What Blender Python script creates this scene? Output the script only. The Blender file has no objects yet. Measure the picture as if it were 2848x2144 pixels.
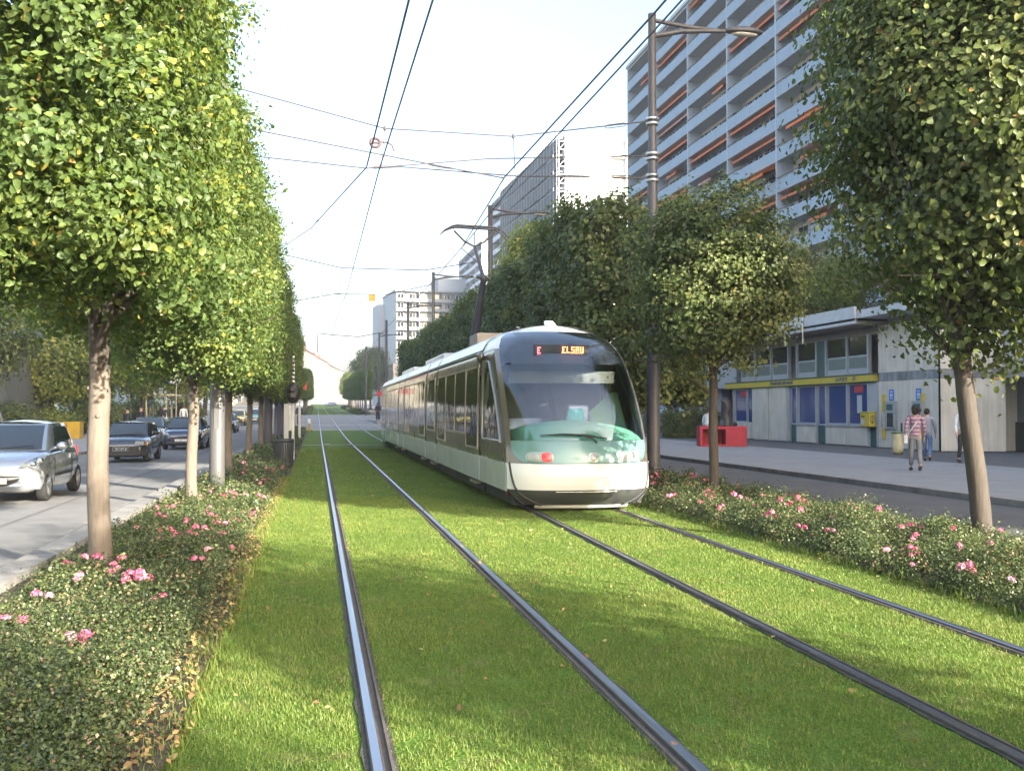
import bpy, bmesh, math, random
import numpy as np
from mathutils import Vector, Matrix, Quaternion
random.seed(11)
rng = np.random.default_rng(11)
scene = bpy.context.scene
COL = scene.collection
R = math.radians
PI = math.pi

def gz(y):
    """height of the street, which climbs gently beyond the first sixty metres"""
    d = y - 50.0
    if d <= 0: return 0.0
    if d < 20: return 0.0125 * d * d / 40.0
    return 0.0125 * (d - 10.0)

# ------------------------------------------------------------------ materials
def nt_new(name):
    m = bpy.data.materials.new(name); m.use_nodes = True
    nt = m.node_tree; nt.nodes.clear()
    return m, nt
def N(nt, t, **kw):
    n = nt.nodes.new(t)
    for k, v in kw.items():
        if k in n.inputs: n.inputs[k].default_value = v
        else: setattr(n, k, v)
    return n
def L(nt, a, b): nt.links.new(a, b)
def c4(c): return (c[0], c[1], c[2], 1.0)

def mat(name, col, rough=0.6, metal=0.0, var=0.12, scale=3.0, bump=0.0, bscale=40.0, coat=0.0, dirt=None, dirt_amt=0.0, spec=0.5, stretch=(1,1,1), detail=5.0, emit=None, rvar=0.1):
    m, nt = nt_new(name)
    out = N(nt, 'ShaderNodeOutputMaterial'); b = N(nt, 'ShaderNodeBsdfPrincipled')
    L(nt, b.outputs[0], out.inputs[0])
    tc = N(nt, 'ShaderNodeTexCoord'); mp = N(nt, 'ShaderNodeMapping'); mp.inputs['Scale'].default_value = stretch
    L(nt, tc.outputs['Object'], mp.inputs[0])
    n1 = N(nt, 'ShaderNodeTexNoise'); n1.inputs['Scale'].default_value = scale; n1.inputs['Detail'].default_value = detail
    L(nt, mp.outputs[0], n1.inputs['Vector'])
    mr = N(nt, 'ShaderNodeMapRange'); mr.inputs[1].default_value = 0.25; mr.inputs[2].default_value = 0.75
    mr.inputs[3].default_value = 1 - var; mr.inputs[4].default_value = 1 + var
    L(nt, n1.outputs[0], mr.inputs[0])
    mx = N(nt, 'ShaderNodeMix', data_type='RGBA', blend_type='MULTIPLY'); mx.inputs[0].default_value = 1.0
    mx.inputs[6].default_value = c4(col); L(nt, mr.outputs[0], mx.inputs[7])
    last = mx.outputs[2]
    if dirt is not None:
        n2 = N(nt, 'ShaderNodeTexNoise'); n2.inputs['Scale'].default_value = scale * 0.37; n2.inputs['Detail'].default_value = 8
        L(nt, mp.outputs[0], n2.inputs['Vector'])
        m2 = N(nt, 'ShaderNodeMapRange'); m2.inputs[1].default_value = 0.48; m2.inputs[2].default_value = 0.72; m2.inputs[4].default_value = dirt_amt
        L(nt, n2.outputs[0], m2.inputs[0])
        mx2 = N(nt, 'ShaderNodeMix', data_type='RGBA'); mx2.inputs[7].default_value = c4(dirt)
        L(nt, m2.outputs[0], mx2.inputs[0]); L(nt, last, mx2.inputs[6]); last = mx2.outputs[2]
    L(nt, last, b.inputs['Base Color'])
    b.inputs['Metallic'].default_value = metal
    b.inputs['Specular IOR Level'].default_value = spec
    if rvar:
        m3 = N(nt, 'ShaderNodeMapRange'); m3.inputs[3].default_value = max(0.0, rough - rvar * rough); m3.inputs[4].default_value = min(1, rough + rvar * rough)
        L(nt, n1.outputs[0], m3.inputs[0]); L(nt, m3.outputs[0], b.inputs['Roughness'])
    else: b.inputs['Roughness'].default_value = rough
    b.inputs['Coat Weight'].default_value = coat; b.inputs['Coat Roughness'].default_value = 0.05
    if bump:
        n4 = N(nt, 'ShaderNodeTexNoise'); n4.inputs['Scale'].default_value = bscale; n4.inputs['Detail'].default_value = 4
        L(nt, mp.outputs[0], n4.inputs['Vector'])
        bp = N(nt, 'ShaderNodeBump'); bp.inputs['Strength'].default_value = bump; bp.inputs['Distance'].default_value = 0.02
        L(nt, n4.outputs[0], bp.inputs['Height']); L(nt, bp.outputs[0], b.inputs['Normal'])
    if emit:
        b.inputs['Emission Color'].default_value = c4(emit[0]); b.inputs['Emission Strength'].default_value = emit[1]
    return m

def leaf_mat(name, stops, trans=0.3, rough=0.5, tcol=(0.35, 0.5, 0.08)):
    m, nt = nt_new(name)
    out = N(nt, 'ShaderNodeOutputMaterial')
    at = N(nt, 'ShaderNodeAttribute'); at.attribute_name = 'tint'
    cr = N(nt, 'ShaderNodeValToRGB'); cr.color_ramp.interpolation = 'LINEAR'
    e = cr.color_ramp.elements
    while len(e) < len(stops): e.new(0.5)
    for i, (p, c) in enumerate(stops): e[i].position = p; e[i].color = c4(c)
    L(nt, at.outputs['Fac'], cr.inputs[0])
    b = N(nt, 'ShaderNodeBsdfPrincipled'); b.inputs['Roughness'].default_value = rough; b.inputs['Specular IOR Level'].default_value = 0.4
    L(nt, cr.outputs[0], b.inputs['Base Color'])
    t = N(nt, 'ShaderNodeBsdfTranslucent')
    mx = N(nt, 'ShaderNodeMix', data_type='RGBA', blend_type='MIX'); mx.inputs[0].default_value = 0.5
    L(nt, cr.outputs[0], mx.inputs[6]); mx.inputs[7].default_value = c4(tcol)
    L(nt, mx.outputs[2], t.inputs[0])
    ms = N(nt, 'ShaderNodeMixShader'); ms.inputs[0].default_value = trans
    L(nt, b.outputs[0], ms.inputs[1]); L(nt, t.outputs[0], ms.inputs[2]); L(nt, ms.outputs[0], out.inputs[0])
    return m

def glass_mat(name, tint=(0.9, 0.95, 0.95), refl=0.08, rough=0.0):
    m, nt = nt_new(name)
    out = N(nt, 'ShaderNodeOutputMaterial')
    tr = N(nt, 'ShaderNodeBsdfTransparent'); tr.inputs[0].default_value = c4(tint)
    gl = N(nt, 'ShaderNodeBsdfGlossy'); gl.inputs['Roughness'].default_value = rough; gl.inputs[0].default_value = (1, 1, 1, 1)
    fr = N(nt, 'ShaderNodeFresnel'); fr.inputs[0].default_value = 1.5
    ma = N(nt, 'ShaderNodeMath', operation='ADD'); ma.inputs[1].default_value = refl; ma.use_clamp = True
    L(nt, fr.outputs[0], ma.inputs[0])
    ms = N(nt, 'ShaderNodeMixShader'); L(nt, ma.outputs[0], ms.inputs[0]); L(nt, tr.outputs[0], ms.inputs[1]); L(nt, gl.outputs[0], ms.inputs[2])
    L(nt, ms.outputs[0], out.inputs[0])
    return m

def dark_glass(name, col=(0.02, 0.022, 0.025), rough=0.04, spec=0.8, wave=0.02, wscale=1.2):
    m, nt = nt_new(name)
    out = N(nt, 'ShaderNodeOutputMaterial'); b = N(nt, 'ShaderNodeBsdfPrincipled'); L(nt, b.outputs[0], out.inputs[0])
    b.inputs['Base Color'].default_value = c4(col); b.inputs['Roughness'].default_value = rough; b.inputs['Specular IOR Level'].default_value = spec
    tc = N(nt, 'ShaderNodeTexCoord'); n = N(nt, 'ShaderNodeTexNoise'); n.inputs['Scale'].default_value = wscale; n.inputs['Detail'].default_value = 2
    L(nt, tc.outputs['Object'], n.inputs['Vector'])
    bp = N(nt, 'ShaderNodeBump'); bp.inputs['Strength'].default_value = wave; bp.inputs['Distance'].default_value = 0.1
    L(nt, n.outputs[0], bp.inputs['Height']); L(nt, bp.outputs[0], b.inputs['Normal'])
    return m

# ------------------------------------------------------------------ mesh builder
class MB:
    def __init__(s): s.v = []; s.f = []; s.m = []; s.s = []
    def add(s, vs, fs, mi=0, sm=False):
        o = len(s.v); s.v.extend([tuple(v) for v in vs])
        for f in fs: s.f.append(tuple(i + o for i in f)); s.m.append(mi); s.s.append(sm)
        return s
    def box(s, x0, x1, y0, y1, z0, z1, mi=0):
        return s.add([(x0,y0,z0),(x1,y0,z0),(x1,y1,z0),(x0,y1,z0),(x0,y0,z1),(x1,y0,z1),(x1,y1,z1),(x0,y1,z1)],
                     [(3,2,1,0),(4,5,6,7),(0,1,5,4),(1,2,6,5),(2,3,7,6),(3,0,4,7)], mi)
    def quad(s, a, b, c, d, mi=0): return s.add([a, b, c, d], [(0, 1, 2, 3)], mi)
    def poly(s, pts, mi=0): return s.add(pts, [tuple(range(len(pts)))], mi)
    def slab(s, pts, off, mi=0):
        """a flat outline given thickness along the vector off"""
        n = len(pts); o = Vector(off)
        vs = [Vector(p) for p in pts]; vs += [v + o for v in vs]
        fs = [tuple(range(n - 1, -1, -1)), tuple(range(n, 2 * n))] + [(i, (i + 1) % n, (i + 1) % n + n, i + n) for i in range(n)]
        return s.add(vs, fs, mi)
    def tube(s, pts, r, n=8, mi=0, caps=True, sm=True):
        P = [Vector(p) for p in pts]; k = len(P)
        rr = r if isinstance(r, (list, tuple)) else [r] * k
        vs = []; up = Vector((0, 0, 1)); prev = None
        for i in range(k):
            t = (P[min(i + 1, k - 1)] - P[max(i - 1, 0)])
            if t.length < 1e-9: t = Vector((0, 0, 1))
            t.normalize()
            if prev is None:
                a = t.orthogonal().normalized()
            else:
                a = prev - t * prev.dot(t)
                a = a.normalized() if a.length > 1e-6 else t.orthogonal().normalized()
            prev = a; b = t.cross(a)
            for j in range(n):
                q = 2 * PI * j / n
                vs.append(P[i] + (a * math.cos(q) + b * math.sin(q)) * rr[i])
        fs = [(i * n + j, i * n + (j + 1) % n, (i + 1) * n + (j + 1) % n, (i + 1) * n + j) for i in range(k - 1) for j in range(n)]
        s.add(vs, fs, mi, sm)
        if caps:
            s.add(vs[:n], [tuple(range(n - 1, -1, -1))], mi); s.add(vs[-n:], [tuple(range(n))], mi)
        return s
    def cyl(s, p0, p1, r0, r1=None, n=16, mi=0, caps=True): return s.tube([p0, p1], [r0, r0 if r1 is None else r1], n, mi, caps)
    def lathe(s, prof, c=(0, 0, 0), n=20, mi=0, sm=True):
        vs = []
        for r, z in prof:
            for j in range(n):
                q = 2 * PI * j / n; vs.append((c[0] + r * math.cos(q), c[1] + r * math.sin(q), c[2] + z))
        fs = [(i * n + j, i * n + (j + 1) % n, (i + 1) * n + (j + 1) % n, (i + 1) * n + j) for i in range(len(prof) - 1) for j in range(n)]
        return s.add(vs, fs, mi, sm)
    def ball(s, c, r, n=12, m=8, mi=0, fn=None):
        if not isinstance(r, (tuple, list)): r = (r, r, r)
        vs = []
        for i in range(m + 1):
            th = PI * i / m
            for j in range(n):
                q = 2 * PI * j / n
                p = Vector((math.sin(th) * math.cos(q), math.sin(th) * math.sin(q), math.cos(th)))
                if fn: p = fn(p)
                vs.append((c[0] + r[0] * p.x, c[1] + r[1] * p.y, c[2] + r[2] * p.z))
        fs = [(i * n + j, (i + 1) * n + j, (i + 1) * n + (j + 1) % n, i * n + (j + 1) % n) for i in range(m) for j in range(n)]
        return s.add(vs, fs, mi, True)
    def grid(s, P, mi=0, sm=True, flip=False):
        a = len(P); b = len(P[0]); vs = [p for row in P for p in row]
        fs = []
        for i in range(a - 1):
            for j in range(b - 1):
                f = (i * b + j, i * b + j + 1, (i + 1) * b + j + 1, (i + 1) * b + j)
                fs.append(f[::-1] if flip else f)
        return s.add(vs, fs, mi, sm)
    def xform(s, M):
        s.v = [tuple(M @ Vector(v)) for v in s.v]; return s
    def build(s, name, mats, parent=None, loc=None, bevel=0, solid=0, weld=False):
        me = bpy.data.meshes.new(name); me.from_pydata(s.v, [], s.f)
        if not isinstance(mats, (list, tuple)): mats = [mats]
        for m in mats: me.materials.append(m)
        me.polygons.foreach_set('material_index', s.m); me.polygons.foreach_set('use_smooth', s.s)
        if weld:
            bm = bmesh.new(); bm.from_mesh(me); bmesh.ops.remove_doubles(bm, verts=bm.verts, dist=1e-4); bmesh.ops.recalc_face_normals(bm, faces=bm.faces); bm.to_mesh(me); bm.free()
        me.update()
        o = bpy.data.objects.new(name, me); COL.objects.link(o)
        if parent: o.parent = parent
        if loc: o.location = loc
        if solid:
            md = o.modifiers.new('solid', 'SOLIDIFY'); md.thickness = solid; md.offset = -1
        if bevel:
            md = o.modifiers.new('bevel', 'BEVEL'); md.width = bevel; md.segments = 2; md.limit_method = 'ANGLE'; md.angle_limit = R(40)
        return o

def tag(o, label=None, cat=None, group=None, kind=None):
    if label: o['label'] = label
    if cat: o['category'] = cat
    if group: o['group'] = group
    if kind: o['kind'] = kind
    return o
def thing(name, label, cat, loc=(0, 0, 0), rz=0, group=None):
    o = bpy.data.objects.new(name, None); COL.objects.link(o)
    o.location = loc; o.rotation_euler = (0, 0, rz); o.empty_display_size = 0.2
    return tag(o, label, cat, group)
def kids(o): return [c for c in bpy.data.objects if c.parent == o]
def copy_tree(o, parent=None):
    c = o.copy(); COL.objects.link(c)
    if parent: c.parent = parent
    for k in kids(o): copy_tree(k, c)
    return c
def struct(o): o['kind'] = 'structure'; return o
def text_mesh(s, size, name, m, parent=None, M=None, depth=0.004, bold=0.0, sx=1.0, align='LEFT'):
    cu = bpy.data.curves.new(name, 'FONT'); cu.body = s; cu.size = size; cu.extrude = depth; cu.offset = bold; cu.align_x = align
    t = bpy.data.objects.new(name + '_source', cu); COL.objects.link(t)
    dg = bpy.context.evaluated_depsgraph_get(); dg.update()
    me = bpy.data.meshes.new_from_object(t.evaluated_get(dg))
    bpy.data.objects.remove(t); bpy.data.curves.remove(cu)
    T = Matrix.Diagonal((sx, 1, 1, 1))
    me.transform(M @ T if M else T)
    me.materials.clear(); me.materials.append(m); me.name = name
    o = bpy.data.objects.new(name, me); COL.objects.link(o)
    if parent: o.parent = parent
    return o
def basis(o, ex, ey):
    """matrix that lays flat text at o, reading along ex with its top towards ey"""
    ex = Vector(ex).normalized(); ey = Vector(ey).normalized(); ez = ex.cross(ey)
    M = Matrix((ex, ey, ez)).transposed().to_4x4(); M.translation = Vector(o); return M

# ------------------------------------------------------------------ leaves and blades (numpy)
def np_mesh(name, V, F, mats, tint=None, smooth=False, k=4):
    me = bpy.data.meshes.new(name)
    nv, nf = len(V), len(F)
    me.vertices.add(nv); me.vertices.foreach_set('co', V.astype(np.float32).ravel())
    me.loops.add(nf * k); me.loops.foreach_set('vertex_index', F.astype(np.int32).ravel())
    me.polygons.add(nf); me.polygons.foreach_set('loop_start', np.arange(0, nf * k, k, dtype=np.int32))
    if tint is not None:
        a = me.attributes.new('tint', 'FLOAT', 'FACE'); a.data.foreach_set('value', tint.astype(np.float32))
    me.update(calc_edges=True)
    if not isinstance(mats, (list, tuple)): mats = [mats]
    for m in mats: me.materials.append(m)
    return me
def unit(a): return a / np.maximum(np.linalg.norm(a, axis=1, keepdims=True), 1e-9)
def leaves(P, Nn, size, rg, fold=0.18, wide=0.42):
    """quads bent along the midrib: base, side, tip, side"""
    n = len(P)
    Nn = unit(Nn); a = unit(np.cross(Nn, rg.normal(size=(n, 3)))); b = np.cross(Nn, a)
    s = size[:, None]
    V = np.empty((n, 4, 3))
    V[:, 0] = P - a * s * .5
    V[:, 1] = P + b * s * wide + Nn * s * fold - a * s * .08
    V[:, 2] = P + a * s * .55
    V[:, 3] = P - b * s * wide + Nn * s * fold - a * s * .08
    return V.reshape(-1, 3), np.arange(4 * n).reshape(-1, 4)
def leaves6(P, Nn, size, rg, fold=0.16, wide=0.40):
    """heart-shaped leaves: two quads either side of the midrib"""
    n = len(P); Nn = unit(Nn); a = unit(np.cross(Nn, rg.normal(size=(n, 3)))); b = np.cross(Nn, a); s = size[:, None]
    V = np.empty((n, 6, 3)); cu = (rg.random((n, 1)) - .35) * .3
    V[:, 0] = P - a * s * .42
    V[:, 1] = P - a * s * .30 + b * s * wide * .95 + Nn * s * fold
    V[:, 2] = P + a * s * .15 + b * s * wide * .85 + Nn * s * (fold - cu * .3)
    V[:, 3] = P + a * s * .58 - Nn * s * cu
    V[:, 4] = P + a * s * .15 - b * s * wide * .85 + Nn * s * (fold - cu * .3)
    V[:, 5] = P - a * s * .30 - b * s * wide * .95 + Nn * s * fold
    i = np.arange(n)[:, None] * 6
    F = np.concatenate([i + np.array([[0, 3, 2, 1]]), i + np.array([[0, 5, 4, 3]])], 1).reshape(-1, 4)
    return V.reshape(-1, 3), F
def mesh_obj(name, me, parent=None, loc=None):
    o = bpy.data.objects.new(name, me); COL.objects.link(o)
    if parent: o.parent = parent
    if loc: o.location = loc
    return o
# ------------------------------------------------------------------ camera, sun, sky
cam = bpy.data.cameras.new('camera'); cam.lens = 35.0; cam.sensor_width = 36.0; cam.clip_start = 0.1; cam.clip_end = 6000
co = bpy.data.objects.new('camera', cam); COL.objects.link(co); co.location = (0, 0, 1.7); co.rotation_euler = (R(91.48), 0, R(-11.1)); scene.camera = co
SUN_AZ, SUN_EL = 33.0, 19.5      # degrees to the right of straight behind the camera's street axis, and above the horizon
sd = Vector((math.sin(R(SUN_AZ)) * math.cos(R(SUN_EL)), -math.cos(R(SUN_AZ)) * math.cos(R(SUN_EL)), math.sin(R(SUN_EL))))
sun = bpy.data.lights.new('sun', 'SUN'); sun.energy = 4.9; sun.angle = R(0.53); sun.color = (1.0, 0.93, 0.80)
so = bpy.data.objects.new('sun', sun); COL.objects.link(so); so.rotation_euler = sd.to_track_quat('Z', 'Y').to_euler(); so.location = (10, -10, 30)
w = bpy.data.worlds.new('World'); scene.world = w; w.use_nodes = True
nt = w.node_tree; nt.nodes.clear()
wo = nt.nodes.new('ShaderNodeOutputWorld'); bg = nt.nodes.new('ShaderNodeBackground'); sk = nt.nodes.new('ShaderNodeTexSky')
sk.sky_type = 'NISHITA'; sk.sun_disc = False; sk.sun_elevation = R(SUN_EL); sk.sun_rotation = R(180 - SUN_AZ)
sk.air_density = 1.0; sk.dust_density = 5.0; sk.ozone_density = 1.0; sk.altitude = 0
bg.inputs[1].default_value = 0.15
nt.links.new(sk.outputs[0], bg.inputs[0]); nt.links.new(bg.outputs[0], wo.inputs[0])
scene.view_settings.view_transform = 'Standard'; scene.view_settings.look = 'None'; scene.view_settings.exposure = 2.2; scene.view_settings.gamma = 1.0
scene.cycles.max_bounces = 8; scene.cycles.transparent_max_bounces = 12; scene.cycles.diffuse_bounces = 3; scene.cycles.glossy_bounces = 3
scene.cycles.caustics_reflective = False; scene.cycles.caustics_refractive = False
scene.cycles.use_denoising = True
scene.cycles.sample_clamp_indirect = 6

# ------------------------------------------------------------------ ground
def strip(name, x0, x1, y0, y1, z, m, thick=0, step=4.0, wob=None):
    mb = MB(); n = max(1, int((y1 - y0) / step)); ys = [y0 + (y1 - y0) * i / n for i in range(n + 1)]
    fx = (lambda y: x0) if not callable(x0) else x0
    gx = (lambda y: x1) if not callable(x1) else x1
    mb.grid([[(fx(y), y, gz(y) + z), (gx(y), y, gz(y) + z)] for y in ys], 0, False, flip=True)
    if thick:
        mb.grid([[(fx(y), y, gz(y) + z - thick), (fx(y), y, gz(y) + z)] for y in ys], 0, False, flip=True)
        mb.grid([[(gx(y), y, gz(y) + z), (gx(y), y, gz(y) + z - thick)] for y in ys], 0, False, flip=True)
        mb.quad((fx(y0), y0, gz(y0) + z - thick), (gx(y0), y0, gz(y0) + z - thick), (gx(y0), y0, gz(y0) + z), (fx(y0), y0, gz(y0) + z))
        mb.quad((gx(y1), y1, gz(y1) + z - thick), (fx(y1), y1, gz(y1) + z - thick), (fx(y1), y1, gz(y1) + z), (gx(y1), y1, gz(y1) + z))
    return struct(mb.build(name, m))

M_ground = mat('earth_ground', (0.17, 0.16, 0.14), 0.95, var=0.25, scale=0.6, bump=0.3)
M_asphalt = mat('asphalt', (0.19, 0.186, 0.18), 0.9, var=0.16, scale=1.3, bump=0.5, bscale=160, dirt=(0.25, 0.24, 0.225), dirt_amt=0.6)
M_asphalt_d = mat('dark_asphalt', (0.085, 0.086, 0.09), 0.9, var=0.18, scale=2.3, bump=0.4, bscale=140, dirt=(0.125, 0.123, 0.12), dirt_amt=0.5)
M_pave = mat('pavement', (0.25, 0.25, 0.252), 0.85, var=0.10, scale=1.7, bump=0.25, bscale=90, dirt=(0.18, 0.18, 0.18), dirt_amt=0.5)
M_kerb = mat('kerb_stone', (0.26, 0.25, 0.235), 0.85, var=0.2, scale=5, bump=0.3, bscale=60, dirt=(0.12, 0.115, 0.105), dirt_amt=0.6)
M_soil = mat('bed_soil', (0.055, 0.042, 0.030), 0.95, var=0.5, scale=14, bump=0.9, bscale=30)
M_conc = mat('concrete_slab', (0.30, 0.29, 0.27), 0.9, var=0.18, scale=6, bump=0.3, dirt=(0.15, 0.14, 0.13), dirt_amt=0.5)
M_white = mat('road_paint', (0.62, 0.62, 0.60), 0.8, var=0.2, scale=9, dirt=(0.3, 0.3, 0.3), dirt_amt=0.6)

def brick_mat(name, c1, c2, mortar, w, h, sz=1.0, rot=0):
    m, nt = nt_new(name); out = N(nt, 'ShaderNodeOutputMaterial'); b = N(nt, 'ShaderNodeBsdfPrincipled'); L(nt, b.outputs[0], out.inputs[0])
    tc = N(nt, 'ShaderNodeTexCoord'); mp = N(nt, 'ShaderNodeMapping'); mp.inputs['Rotation'].default_value = (0, 0, rot); L(nt, tc.outputs['Object'], mp.inputs[0])
    br = N(nt, 'ShaderNodeTexBrick'); br.inputs['Color1'].default_value = c4(c1); br.inputs['Color2'].default_value = c4(c2); br.inputs['Mortar'].default_value = c4(mortar)
    br.inputs['Scale'].default_value = sz; br.inputs['Brick Width'].default_value = w; br.inputs['Row Height'].default_value = h; br.inputs['Mortar Size'].default_value = 0.008
    L(nt, mp.outputs[0], br.inputs['Vector'])
    n1 = N(nt, 'ShaderNodeTexNoise'); n1.inputs['Scale'].default_value = 3.0; n1.inputs['Detail'].default_value = 6; L(nt, tc.outputs['Object'], n1.inputs['Vector'])
    mr = N(nt, 'ShaderNodeMapRange'); mr.inputs[3].default_value = 0.6; mr.inputs[4].default_value = 1.35; L(nt, n1.outputs[0], mr.inputs[0])
    mx = N(nt, 'ShaderNodeMix', data_type='RGBA', blend_type='MULTIPLY'); mx.inputs[0].default_value = 1; L(nt, br.outputs[0], mx.inputs[6]); L(nt, mr.outputs[0], mx.inputs[7])
    L(nt, mx.outputs[2], b.inputs['Base Color']); b.inputs['Roughness'].default_value = 0.9
    bp = N(nt, 'ShaderNodeBump'); bp.inputs['Strength'].default_value = 0.5; bp.inputs['Distance'].default_value = 0.01; bp.invert = True
    L(nt, br.outputs[1], bp.inputs['Height']); L(nt, bp.outputs[0], b.inputs['Normal'])
    return m
M_setts = brick_mat('granite_setts', (0.24, 0.23, 0.21), (0.18, 0.175, 0.165), (0.07, 0.065, 0.06), 0.24, 0.16, 1.0, R(90))

mb = MB(); ys = [-400, -100, 0, 50, 55, 60, 65, 70, 200, 600, 2500]
mb.grid([[(-2500, y, gz(y) - 0.06), (2500, y, gz(y) - 0.06)] for y in ys], 0, False, flip=True)
struct(mb.build('ground', M_ground))

X1, X2 = 79.0, 152.0      # the crossing begins and ends here
def rtc(y):               # centre line of the right-hand track
    return 4.03 + 0.0195 * y if y < 16.5 else 4.352
LTC = 1.035
strip('left_road', -8.95, -3.45, -30, 420, 0.004, M_asphalt)
strip('left_gutter', -3.45, -3.15, -30, X1, 0.010, M_setts)
strip('left_kerb', -3.15, -2.83, -30, X1, 0.115, M_kerb, 0.16)
strip('right_road', 8.55, 12.2, -30, 420, 0.004, M_asphalt_d)
strip('right_bed_kerb', 8.3, 8.55, -30, X1, 0.10, M_kerb, 0.15)
strip('right_kerb', 12.2, 12.5, -30, 420, 0.125, M_kerb, 0.17)
strip('right_pavement', 12.5, 19.3, -30, 420, 0.12, M_pave)
strip('right_pavement_band', 19.3, 40, -30, 420, 0.116, M_asphalt_d)
strip('left_far_kerb', -9.2, -8.95, -30, 420, 0.125, M_kerb, 0.17)
strip('left_pavement', -14.5, -9.2, -30, 420, 0.12, M_pave)
strip('crossing', -3.45, 8.55, X1, X2, 0.006, M_asphalt)
strip('left_bed_soil', -2.83, -0.70, -20, X1, 0.03, M_soil)
strip('right_bed_soil', 5.78, 8.3, -20, X1, 0.03, M_soil)
M_patch = mat('asphalt_patch', (0.13, 0.128, 0.124), 0.9, var=0.2, scale=2, bump=0.5, bscale=150)
strip('road_patch', -6.3, -5.1, 13.5, 15.8, 0.008, M_patch)
strip('road_patch', -8.3, -3.9, 27.0, 27.12, 0.008, M_patch)
strip('road_patch', -4.6, -4.52, 5, 60, 0.009, M_patch)
for yy in (X1 - 0.5, X1 + 14):
    strip('crossing_line', -2.5, 6.0, yy, yy + 0.45, 0.012, M_white, step=1)

def lawn_mat(name):
    m, nt = nt_new(name); out = N(nt, 'ShaderNodeOutputMaterial'); b = N(nt, 'ShaderNodeBsdfPrincipled'); L(nt, b.outputs[0], out.inputs[0])
    tc = N(nt, 'ShaderNodeTexCoord')
    n1 = N(nt, 'ShaderNodeTexNoise'); n1.inputs['Scale'].default_value = 0.9; n1.inputs['Detail'].default_value = 8; L(nt, tc.outputs['Object'], n1.inputs['Vector'])
    n2 = N(nt, 'ShaderNodeTexNoise'); n2.inputs['Scale'].default_value = 45; n2.inputs['Detail'].default_value = 5; L(nt, tc.outputs['Object'], n2.inputs['Vector'])
    cr = N(nt, 'ShaderNodeValToRGB'); e = cr.color_ramp.elements; e[0].position = 0.3; e[0].color = (0.072, 0.138, 0.018, 1); e[1].position = 0.7; e[1].color = (0.115, 0.19, 0.026, 1)
    L(nt, n1.outputs[0], cr.inputs[0])
    mr = N(nt, 'ShaderNodeMapRange'); mr.inputs[1].default_value = 0.3; mr.inputs[2].default_value = 0.7; mr.inputs[3].default_value = 0.55; mr.inputs[4].default_value = 1.4; L(nt, n2.outputs[0], mr.inputs[0])
    n3 = N(nt, 'ShaderNodeTexNoise'); n3.inputs['Scale'].default_value = 3.1; n3.inputs['Detail'].default_value = 7; L(nt, tc.outputs['Object'], n3.inputs['Vector'])
    m3 = N(nt, 'ShaderNodeMapRange'); m3.inputs[1].default_value = 0.56; m3.inputs[2].default_value = 0.72; m3.inputs[4].default_value = 0.8; L(nt, n3.outputs[0], m3.inputs[0])
    mb_ = N(nt, 'ShaderNodeMix', data_type='RGBA'); mb_.inputs[7].default_value = (0.20, 0.155, 0.07, 1); L(nt, m3.outputs[0], mb_.inputs[0]); L(nt, cr.outputs[0], mb_.inputs[6])
    mx = N(nt, 'ShaderNodeMix', data_type='RGBA', blend_type='MULTIPLY'); mx.inputs[0].default_value = 1; L(nt, mb_.outputs[2], mx.inputs[6]); L(nt, mr.outputs[0], mx.inputs[7])
    L(nt, mx.outputs[2], b.inputs['Base Color']); b.inputs['Roughness'].default_value = 0.9; b.inputs['Specular IOR Level'].default_value = 0.2
    bp = N(nt, 'ShaderNodeBump'); bp.inputs['Strength'].default_value = 0.8; bp.inputs['Distance'].default_value = 0.03; L(nt, n2.outputs[0], bp.inputs['Height']); L(nt, bp.outputs[0], b.inputs['Normal'])
    return m
M_lawn = lawn_mat('lawn_base')
strip('lawn', -0.70, 5.78, -20, X1 - 0.5, 0.0, M_lawn)
strip('far_lawn', -0.70, 5.78, X2, 430, 0.0, M_lawn)
strip('far_left_bed_soil', -2.9, -0.70, X2, 430, 0.03, M_lawn)
strip('far_right_bed_soil', 5.78, 8.3, X2, 430, 0.03, M_lawn)
# concrete strip across the tracks with its little drain boxes
strip('concrete_strip', -0.70, 3.3, 50.4, 51.0, 0.014, M_conc, step=0.6)

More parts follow.
